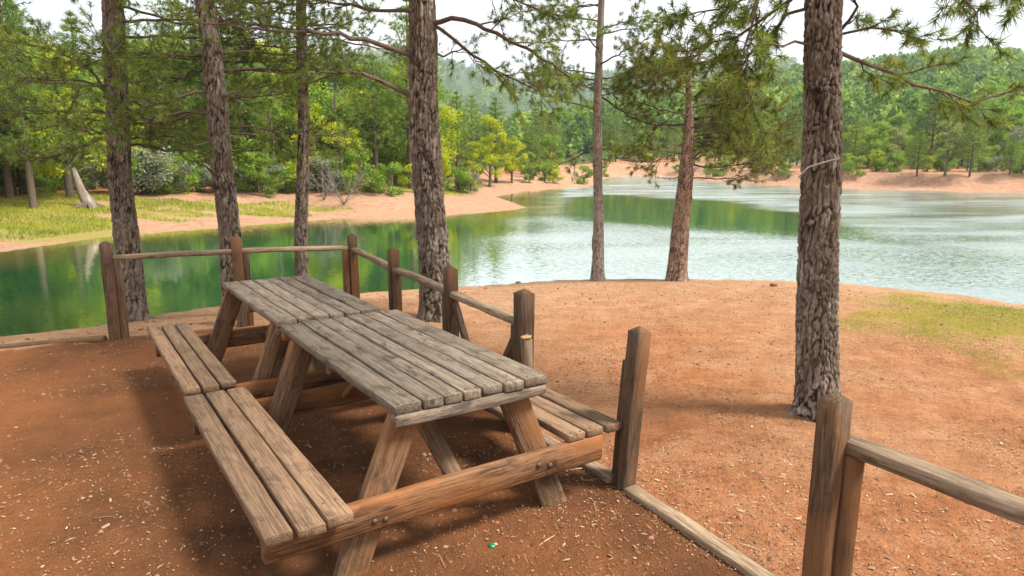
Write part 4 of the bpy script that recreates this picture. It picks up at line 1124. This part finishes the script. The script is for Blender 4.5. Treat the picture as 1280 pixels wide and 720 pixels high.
tree_px('yellow', 0, 432, 238, 158, 'bright yellow-green small tree with a pale stem beside the bare dead bush', rz=.4)
tree_px('yellow', 2, 88, 246, 68, 'big yellow-green tree glowing behind the pine at the end post', rz=1.0, wide=1.15)
tree_px('yellow', 1, 12, 240, 118, 'pointed lime-green sapling at the edge of the wood beside the grassy slope', rz=2.0)
tree_px('yellow', 1, 588, 238, 178, 'lime-green bushy sapling at the root of the sandy spit', rz=.2, wide=1.2)
tree_px('yellow', 2, 612, 234, 148, 'taller lime-green tree behind the saplings on the sandy spit', rz=2.6, wide=.9)
tree_px('yellow', 0, 640, 228, 172, 'rounded lime-green tree hanging over the inlet behind the sandy spit', rz=3.6, wide=1.1)
tree_px('pine', 2, 572, 236, 112, 'tall mid green pine beside the thick grey trunk, above the sandy spit', rz=.9)
tree_px('pine', 0, 620, 228, 120, 'mid green pine behind the lime-green trees of the sandy spit', rz=1.9)
tree_px('mid', 1, 312, 240, 190, 'fresh bluish-green small tree on the sandy bank between two pine trunks', rz=1.2)
tree_px('bush', 2, 345, 240, 205, 'greyish twiggy shrub on the sandy bank beside the thin pine', rz=.2)
tree_px('bush', 2, 192, 240, 210, 'pale greyish shrub in front of the wood behind the waterside rail', rz=1.2)
tree_px('bush', 0, 205, 242, 214, 'bright green shrub beside the pale greyish shrub in front of the wood', rz=2.2)
tree_px('pale', 0, 1181, 218, 152, 'pale feathery poplar-like tree standing at the edge of the red bank', rz=.5)
tree_px('pine', 3, 1146, 218, 160, 'small pine beside the pale feathery tree on the red bank', rz=.5)
tree_px('pine', 1, 1212, 219, 150, 'spreading pine on a thin stem to the far side of the pale feathery tree', rz=1.5)
tree_px('bush', 0, 1072, 218, 196, 'round olive shrub alone on the brink of the red bank', rz=.3)
tree_px('pine', 3, 1262, 217, 170, 'dark stubby pine beside the white-flowering shrub on the red bank', rz=2.5)
tree_px('bush', 2, 1278, 212, 160, 'greyish white-flowering shrub beside the dark stubby pine', rz=2.5, wide=.8)
tree_px('bush', 0, 1118, 214, 192, 'fresh green shrub left of the small pine, where the red bank steps back', rz=1.3)
tree_px('mid', 1, 1085, 210, 160, 'bright green rounded tree behind the olive shrub of the red bank', rz=1.6, wide=1.3)

rr = random.Random(5)
def scatter_wood():
    n = 0
    # wood behind the grassy bank: rows going back, from the far left to the spit
    for row, (back, cnt) in enumerate(((10.5, 28), (15, 31), (20, 33), (26, 33), (33, 33))):
        for i in range(cnt):
            f = (i + rr.uniform(.1, .9)) / cnt
            px = -420 + 1100 * f
            # walk back from the waterline along this sight line
            d = ray(px, 200); ts = np.arange(12.0, 140, .5); xa, ya = d[0] * ts, d[1] * ts
            ok = ~inside(xa, ya, POLY) & (seg_dist(xa, ya, NEAR) > seg_dist(xa, ya, FAR))
            t = float(ts[np.argmax(ok)])
            t += back * rr.uniform(.85, 1.15) * (0.75 if 380 < px < 640 else 1) * (.6 if px < 40 else 1)
            x, y = d[0] * t, d[1] * t
            if seg_dist(np.array([x]), np.array([y]), FAR)[0] < 4 or inside(np.array([x]), np.array([y]), POLY)[0]: continue
            k = rr.choices(['pine', 'dark_pine', 'yellow', 'mid'], [3.2, .9, 2.2 if row < 3 else 1.2, 3.8])[0]
            s = rr.uniform(.72, 1.08) * (1 + .05 * row)
            if px > 530: s *= .68
            zone = ('beside the grassy slope' if px < 60 else 'behind the leaning broken trunk' if px < 240 else 'before the dead bushes' if px < 380 else 'behind the dead bushes' if px < 500 else 'behind the sandy spit')
            depth = ('at the front of', 'just inside', 'inside', 'deep in', 'at the back of')[row]
            look = {'pine': 'mid green pine', 'dark_pine': 'dark dense pine', 'yellow': 'yellow-green young tree', 'mid': 'fresh green leafy tree'}[k]
            place_tree(k, rr.randrange(4), (x, y), s, rr.uniform(0, 6.28), f'{look} {depth} the wood {zone}', f'{look}s {depth} the wood {zone}')
            n += 1
    # undergrowth at its foot
    for i in range(34):
        px = -60 + 660 * (i + rr.random()) / 34
        g = ground_px(px, rr.uniform(236, 243))
        if g[1] > 70: continue
        v = rr.choice([0, 0, 2, 1]); look = ('fresh green', 'yellow-green', 'grey-green')[v]
        zone = ('beside the grassy slope' if px < 60 else 'behind the leaning broken trunk' if px < 240 else 'before the dead bushes' if px < 380 else 'behind the dead bushes' if px < 500 else 'by the sandy spit')
        place_tree('bush', v, g[:2], rr.uniform(.6, 1.25), rr.uniform(0, 6), f'low {look} shrub at the foot of the wood {zone}', f'low {look} shrubs {zone}')
        n += 1
    # across the lake
    for row, (back, cnt) in enumerate(((6.0, 20), (10, 30), (15, 32), (22, 30), (30, 26))):
        for i in range(cnt):
            px = 650 + 760 * (i + rr.uniform(.1, .9)) / cnt
            d = ray(px, 200); ts = np.arange(200.0, 20, -.5)
            t = float(ts[np.argmax(inside(d[0] * ts, d[1] * ts, POLY))])
            t += back * rr.uniform(.85, 1.2)
            x, y = d[0] * t, d[1] * t
            if seg_dist(np.array([x]), np.array([y]), FAR)[0] < 3.2: continue
            k = rr.choices(['pine', 'dark_pine', 'yellow', 'mid', 'pale'], [4, 1.0, 2.0, 3.6, .8])[0]
            s = rr.uniform(.5, .85)
            if row == 0: s *= .7
            zone = ('at the head of the lake' if px < 850 else 'past the leaning pine' if False else 'before the olive shrub' if px < 1050 else 'between olive shrub and pale feathery tree' if px < 1180 else 'beyond the pale feathery tree')
            depth = ('front-row', 'second-row', 'mid-row', 'rear', 'rearmost')[row]
            look = {'pine': 'mid green pine', 'dark_pine': 'dark green pine', 'yellow': 'yellow-green tree', 'mid': 'fresh green leafy tree', 'pale': 'pale green leafy tree'}[k]
            place_tree(k, rr.randrange(4), (x, y), s, rr.uniform(0, 6.28), f'{depth} {look} {zone}, across the lake', f'{depth} {look}s {zone}')
            n += 1
    for i in range(26):
        px = 660 + 700 * (i + rr.random()) / 26
        d = ray(px, 200); ts = np.arange(200.0, 20, -.5)
        t = float(ts[np.argmax(inside(d[0] * ts, d[1] * ts, POLY))])
        t += rr.uniform(3.2, 7)
        v = rr.choice([0, 1, 2, 0]); look = ('fresh green', 'yellow-green', 'grey-green')[v]
        zone = ('at the head of the lake' if px < 850 else 'before the olive shrub' if px < 1050 else 'between olive shrub and pale feathery tree' if px < 1180 else 'beyond the pale feathery tree')
        place_tree('bush', v, (d[0] * t, d[1] * t), rr.uniform(.5, 1.1), rr.uniform(0, 6), f'low {look} shrub on the red bank {zone}', f'low {look} shrubs on the red bank {zone}')
        n += 1
    return n
scatter_wood()

# leaning bare trunk and the dead bush on the sandy bank
def dead_bush(px, py, h, label, n=16, seed=3, name='dead_bush'):
    rng = np.random.default_rng(seed); g = ground_px(px, py)
    root = empty(name, g); tag(root, label, 'dead bush')
    for i in range(n):
        az = rng.uniform(0, 6.28); d = np.array([math.sin(az) * .6, math.cos(az) * .6, rng.uniform(.5, 1.1)])
        l = h * rng.uniform(.5, 1.1); q = np.linspace(0, 1, 6)[:, None]
        P = d * l * q + rng.normal(0, .05 * h, (6, 3)) * q
        a = Acc(); a.add(*tube(P, np.linspace(.014, .004, 6), 4), .8)
        for j in range(6):
            s = P[rng.integers(2, 6)]; e = unit(d + rng.normal(0, .5, 3))
            a.add(*tube(np.array([s, s + e * h * .22, s + e * h * .38 + rng.normal(0, .04, 3)]), [.008, .006, .004], 3), .7)
        link('stem', a.mesh('stem', M['pale_bark'], True), root)
dead_bush(430, 256, 1.9, 'bare bleached dead bush on the sandy bank near the water', 14, 3)
dead_bush(405, 250, 1.5, 'smaller bare grey bush on the sandy bank beside the thin pine', 10, 4)

def leaning_trunk():
    g = ground_px(108, 259)
    root = empty('tree_stump', g); tag(root, 'grey leaning broken trunk with a flared foot on the grassy bank', 'tree trunk')
    P = np.array([(0.15, 0, -.15), (.05, 0, .25), (-.12, 0, .55), (-.28, .1, .95), (-.40, .15, 1.35)])
    V, F = tube(P, [.32, .2, .15, .12, .08], 12)
    link('trunk', mesh_np('trunk', V, F, M['bark_grey'], True, {'tint': RNG.uniform(.3, .9, len(V))}), root)
    for i in range(5):
        az = i * 1.26; e = np.array([math.sin(az), math.cos(az), 0])
        V, F = tube(np.array([e * .1 + [.1, 0, .12], e * .4 + [.1, 0, .02], e * .7 + [.1, 0, -.1]]), [.11, .07, .03], 6)
        link('root', mesh_np('root', V, F, M['bark_grey'], True, {'tint': np.full(len(V), .4)}), root)
leaning_trunk()

# ------------------------------------------------------------------ hillside forest, one mass
def hillside():
    rng = np.random.default_rng(9)
    pts = []
    for (y0, y1, cnt, x0, x1) in ((75, 160, 1500, 640, 1420), (150, 430, 5600, 560, 1420), (95, 420, 2000, 380, 760), (400, 1250, 3000, 300, 980), (60, 130, 500, -150, 560)):
        px = rng.uniform(x0, x1, cnt); Y = np.sqrt(rng.uniform(y0 ** 2, y1 ** 2, cnt))
        X = (px - 640) / FPX * Y
        pts.append(np.stack([X, Y], 1))
    P = np.concatenate(pts)
    ok = ~inside(P[:, 0], P[:, 1], POLY) & (seg_dist(P[:, 0], P[:, 1], FAR) > 32)
    P = P[ok]; z = height(P[:, 0], P[:, 1]); N = len(P)
    h = rng.uniform(4.5, 9, N) * (1 + .35 * (P[:, 1] > 420)); rx = h * rng.uniform(.26, .42, N)
    cone = rng.uniform(size=N) < .55
    patch = fbm(P[:, 0] * .02, P[:, 1] * .02, 91, 3)
    tt = np.clip(rng.normal(.36, .22, N) + (patch - .5) * .9 + .25 * (rng.uniform(size=N) < .12), 0, 1)
    K = 96
    f = rng.uniform(0, 1, (N, K)); az = rng.uniform(0, 2 * np.pi, (N, K)); q = np.sqrt(rng.uniform(.25, 1, (N, K)))
    prof = np.where(cone[:, None], (1.05 - f) ** .75, np.sqrt(np.maximum(.04, 1 - (2 * f - .9) ** 2)))
    lob = 1 + .35 * np.sin(az * 3 + f * 9 + rng.uniform(0, 6, (N, 1)))
    C = np.stack([P[:, :1] + rx[:, None] * prof * q * lob * np.sin(az), P[:, 1:2] + rx[:, None] * prof * q * lob * np.cos(az), z[:, None] + h[:, None] * (.08 + .92 * f)], -1)
    s = (h[:, None, None] * .068) * rng.uniform(.6, 1.3, (N, K, 1)) * np.where(P[:, 1] > 420, 1.25, 1.0)[:, None, None]
    a = rng.normal(size=(N, K, 3)); a /= np.linalg.norm(a, axis=-1)[..., None]
    b = np.cross(a, rng.normal(size=(N, K, 3))); b /= np.linalg.norm(b, axis=-1)[..., None]
    V = np.stack([C - a * s - b * s * .5, C + a * s - b * s * .4, C + b * s], 2).reshape(-1, 3)
    t = np.repeat((np.clip(tt[:, None] + rng.normal(0, .08, (N, K)) + (f - .5) * .12, 0, 1)).ravel(), 3)
    o = link('hillside_forest', mesh_np('hillside_forest', V, np.arange(len(V)).reshape(-1, 3), M['forest'], False, {'tint': t}))
    tag(o, 'green mixed forest covering the hills beyond the lake', 'forest', kind='stuff')
hillside()

# ------------------------------------------------------------------ grass
def blades(name, label, XY, hgt, wid, rng, tint_mu=.5, lean=.5):
    N = len(XY)
    z = height(XY[:, 0], XY[:, 1])
    B = np.stack([XY[:, 0], XY[:, 1], z - .01], 1)
    h = hgt * rng.uniform(.45, 1.2, (N, 1)); az = rng.uniform(0, 2 * np.pi, N)
    side = np.stack([np.cos(az), np.sin(az), np.zeros(N)], 1) * wid
    tip = B + np.concatenate([rng.normal(0, lean, (N, 2)) * h, h], 1)
    V = np.stack([B - side, B + side, tip], 1).reshape(-1, 3)
    patch = fbm(XY[:, 0] * .9, XY[:, 1] * .9, 95, 3)
    t = np.repeat(np.clip(tint_mu + (patch - .5) * 1.2 + rng.normal(0, .15, N), 0, 1), 3)
    o = link(name, mesh_np(name, V, np.arange(3 * N).reshape(-1, 3), M['grass'], False, {'tint': t}))
    tag(o, label, 'grass', kind='stuff')
def grass():
    rng = np.random.default_rng(12)
    lo, hi = GR_POLY.min(0) - 1, GR_POLY.max(0) + 1
    P = rng.uniform(lo, hi, (200000, 2))
    g = grass_mask(P[:, 0], P[:, 1]); dn = seg_dist(P[:, 0], P[:, 1], NEAR)
    n = fbm(P[:, 0] * 2.2, P[:, 1] * 2.2, 99, 3)
    P = P[(rng.uniform(size=len(P)) < g * sstep(.36, .62, n) * .8) & (dn > .35) & ~inside(P[:, 0], P[:, 1], POLY)]
    blades('grass', 'sparse short yellow-green grass on the red soil near the water', P, .04, .0032, rng, .45, .7)
    Q = []
    for (p, rx, ry) in BANK_GRASS:
        c = BG_POS[p]; n_ = int(rx * ry * 900)
        if p[0] > 900: n_ = int(rx * ry * 160)
        Q.append(np.stack([c[0] + rng.uniform(-1.2, 1.2, n_) * rx, c[1] + rng.uniform(-1.2, 1.2, n_) * ry], 1))
    Q = np.concatenate(Q)
    g = grass_mask(Q[:, 0], Q[:, 1]); df = seg_dist(Q[:, 0], Q[:, 1], FAR)
    Q = Q[(rng.uniform(size=len(Q)) < g) & (df > 1.2) & ~inside(Q[:, 0], Q[:, 1], POLY)]
    blades('grass', 'lush yellow-green grass growing on the banks across the water', Q, .11, .012, rng, .45, .55)
grass()

# ------------------------------------------------------------------ litter on the soil
def litter():
    rng = np.random.default_rng(14)
    def chip_mat(name, c0, c1):
        m, n, b = new_mat(name)
        a = node(n, 'ShaderNodeAttribute', attribute_name='tint')
        n.links.new(ramp(n, a.outputs['Fac'], [(0, c0), (1, c1)]), b.inputs['Base Color'])
        b.inputs['Roughness'].default_value = .85
        return m
    m = [chip_mat('pale_wood_chips', (0.17, 0.085, 0.04), (0.46, 0.32, 0.19)), chip_mat('dry_brown_needles', (0.07, 0.033, 0.016), (0.30, 0.15, 0.07))]
    P = []
    N = 110000
    r = np.sqrt(rng.uniform(1.7 ** 2, 11.5 ** 2, N * 3)); az = np.radians(rng.uniform(-42, 42, N * 3))
    X, Y = r * np.sin(az), r * np.cos(az)
    d_l = seg_dist(X, Y, np.array([POSTS['c'], POSTS['f'], POSTS['g'], POSTS['h'], (2.4, 0.9)]))
    n = fbm(X * 1.3, Y * 1.3, 123, 4)
    p = sstep(.44, .66, n) * (.50 + .75 * (~inside(X, Y, ENC)) + .9 * np.exp(-(d_l / .45) ** 2) + .25 * (Y < 5)) * np.minimum(1, (6.5 / r) ** 1.5)
    keep = (rng.uniform(size=len(X)) < p * .34) & ~inside(X, Y, POLY) & (seg_dist(X, Y, NEAR) > .3) & (X * X + Y * Y > 1)
    X, Y = X[keep], Y[keep]
    N = len(X); z = height(X, Y) + .006
    L = np.exp(rng.normal(math.log(.0032), .5, N)).clip(.0015, .010) * rng.choice([1, 1, 1, 1, 1, 1, 1, 2.2], N); W = L * rng.uniform(.18, .6, N); thin = rng.uniform(size=N) < .12; L = np.where(thin, L * 3.2, L); W = np.where(thin, .0008, W)
    a = rng.uniform(0, 6.28, N); ti = rng.normal(0, .28, (N, 2))
    ax = np.stack([np.cos(a), np.sin(a), ti[:, 0]], 1) * L[:, None]; ay = np.stack([-np.sin(a), np.cos(a), ti[:, 1]], 1) * W[:, None]
    C = np.stack([X, Y, z], 1)
    up = np.array([0, 0, .003])
    V = np.stack([C - ax - ay * .6, C + ax * .9 - ay, C + ax + ay * .7, C - ax * .8 + ay, C + up * 2], 1).reshape(-1, 3)
    b_ = np.arange(N)[:, None] * 5
    F = (b_[:, None, :] + np.array([[0, 1, 4], [1, 2, 4], [2, 3, 4], [3, 0, 4]])[None]).reshape(-1, 3)
    mi = np.repeat((rng.uniform(size=N) < .5).astype(int), 4)
    o = link('leaf_litter', mesh_np('leaf_litter', V, F, m, False, {'tint': np.repeat(rng.uniform(0, 1, N), 5)}, mi))
    tag(o, 'pale wood chips and dry needles strewn over the red soil', 'litter', kind='stuff')
litter()

def crumbs():
    """small clods, pebbles and twig bits lying about: uncountable"""
    rng = np.random.default_rng(33)
    N = 6500
    r = np.sqrt(rng.uniform(1.6 ** 2, 10.5 ** 2, N)); az = np.radians(rng.uniform(-42, 42, N))
    X, Y = r * np.sin(az), r * np.cos(az)
    k = ~inside(X, Y, POLY) & (seg_dist(X, Y, NEAR) > .1) & (fbm(X * .9, Y * .9, 201, 3) + rng.uniform(-.2, .2, N) > .47)
    X, Y = X[k], Y[k]; N = len(X)
    R = np.exp(rng.normal(math.log(.0065), .5, N)).clip(.003, .022)
    th = np.arange(5) / 5 * 2 * np.pi
    ring = np.stack([np.cos(th), np.sin(th), np.zeros(5)], 1)
    J = rng.uniform(.65, 1.25, (N, 5, 1))
    st = np.stack([rng.uniform(.8, 1.6, N), rng.uniform(.7, 1.1, N), np.ones(N)], 1)[:, None]
    C = np.stack([X, Y, height(X, Y) - .001], 1)[:, None]
    base = C + ring[None] * J * R[:, None, None] * st
    mid_ = C + ring[None] * J * R[:, None, None] * st * .72 + np.stack([np.zeros(N), np.zeros(N), R * .6], 1)[:, None] * rng.uniform(.7, 1.2, (N, 5, 1))
    top = C + np.stack([rng.normal(0, .15, N) * R, rng.normal(0, .15, N) * R, R * .85], 1)[:, None]
    V = np.concatenate([base, mid_, top], 1).reshape(-1, 3)
    f = [[i, (i + 1) % 5, 5 + (i + 1) % 5] for i in range(5)] + [[i, 5 + (i + 1) % 5, 5 + i] for i in range(5)] + [[5 + i, 5 + (i + 1) % 5, 10] for i in range(5)]
    F = (np.arange(N)[:, None, None] * 11 + np.array(f)[None]).reshape(-1, 3)
    m, n, b = new_mat('soil_crumbs')
    a = node(n, 'ShaderNodeAttribute', attribute_name='tint')
    n.links.new(ramp(n, a.outputs['Fac'], [(0, (.07, .03, .016)), (.5, (.22, .085, .036)), (.9, (.36, .15, .07)), (1, (.34, .22, .14))]), b.inputs['Base Color'])
    b.inputs['Roughness'].default_value = .95
    o = link('soil_crumbs', mesh_np('soil_crumbs', V, F, m, False, {'tint': np.repeat(rng.uniform(0, 1, N), 11)}))
    tag(o, 'small clods and pebbles scattered over the red soil', 'pebbles', kind='stuff')
crumbs()

def stone(px, py, size, label, name='stone', cat='stone', c0=(0.16, 0.07, 0.045), c1=(0.30, 0.15, 0.10), seed=1, flat=.6):
    rng = np.random.default_rng(seed)
    g = ground_px(px, py)
    nu, nv = 12, 8
    V = []
    for i in range(nv + 1):
        ph = math.pi * i / nv
        for j in range(nu):
            th = 2 * math.pi * j / nu
            V.append((math.sin(ph) * math.cos(th), math.sin(ph) * math.sin(th) * .8, math.cos(ph) * flat))
    V = np.array(V); V *= size * (1 + .3 * (vnoise(V[:, 0] * 2 + 5 + seed, V[:, 1] * 2 + V[:, 2] * 3, seed)[:, None] - .5) * 2)
    F = [[i * nu + j, (i + 1) * nu + j, (i + 1) * nu + (j + 1) % nu, i * nu + (j + 1) % nu] for i in range(nv) for j in range(nu)]
    m, n, b = new_mat(name + '_surface')
    t = node(n, 'ShaderNodeTexNoise', Scale=30.0, Detail=5)
    n.links.new(ramp(n, t.outputs['Fac'], [(.35, c0), (.65, c1)]), b.inputs['Base Color']); b.inputs['Roughness'].default_value = .9
    o = link(name, mesh_np(name, V, np.array(F), m, True), None, (g[0], g[1], g[2] + size * flat * .45), (0, 0, rng.uniform(0, 6)))
    tag(o, label, cat)
stone(967, 358, .055, 'dark reddish clod on the bare shore between the leaning pine and the stout pine', 'clod', 'clod', seed=4)
stone(648, 354, .05, 'grey-brown stone at the brink of the shore near the slender pine', seed=5, c0=(.15, .11, .09), c1=(.3, .24, .2), flat=.4)
stone(574, 357, .055, 'brown stone at the waterside just beside the thick grey pine', seed=6, flat=.5)
stone(582, 357, .035, 'smaller brown stone touching the stone beside the thick grey pine', seed=7, flat=.6)

def bottle_cap():
    g = ground_px(615, 686)
    seg = 42; th = np.arange(seg) / seg * 2 * np.pi
    V = []
    for rad, z, fl in ((.0165, 0, 1), (.0150, .004, 1), (.0135, .0065, 0), (.0008, .007, 0)):
        q = rad * (1 + .06 * fl * np.sin(th * 21)); V.append(np.column_stack([q * np.cos(th), q * np.sin(th), np.full(seg, z)]))
    V = np.concatenate(V)
    F = [[i * seg + j, i * seg + (j + 1) % seg, (i + 1) * seg + (j + 1) % seg, (i + 1) * seg + j] for i in range(3) for j in range(seg)]
    m, n, b = new_mat('green_enamel')
    t = node(n, 'ShaderNodeTexNoise', Scale=200.0)
    n.links.new(ramp(n, t.outputs['Fac'], [(.3, (.0, .14, .05)), (.7, (.02, .25, .10))]), b.inputs['Base Color'])
    b.inputs['Roughness'].default_value = .3; b.inputs['Metallic'].default_value = .3
    o = link('bottle_cap', mesh_np('bottle_cap', V, np.array(F), m, True), None, (g[0], g[1], g[2] + .004), (.25, .1, 0))
    tag(o, 'green crimped bottle cap lying on the soil before the bigger table', 'bottle cap')
bottle_cap()

# ------------------------------------------------------------------ haze
def haze():
    x0, x1, y0, y1, z0, z1 = -1600, 1600, -1600, 1600, -6, 250
    V = np.array([(x, y, z) for x in (x0, x1) for y in (y0, y1) for z in (z0, z1)])
    F = np.array([(0, 1, 3, 2), (4, 6, 7, 5), (0, 4, 5, 1), (2, 3, 7, 6), (0, 2, 6, 4), (1, 5, 7, 3)])
    m = bpy.data.materials.new('thin_haze'); m.use_nodes = True
    n = m.node_tree; n.nodes.remove(n.nodes['Principled BSDF'])
    v = node(n, 'ShaderNodeVolumePrincipled')
    v.inputs['Color'].default_value = (0.82, 0.92, 1.0, 1); v.inputs['Density'].default_value = 0.0004; v.inputs['Anisotropy'].default_value = 0.2
    n.links.new(v.outputs[0], n.nodes['Material Output'].inputs['Volume'])
    tag(link('haze', mesh_np('haze', V, F, m)), 'thin bluish haze over the distant hills', 'haze', kind='stuff')
haze()
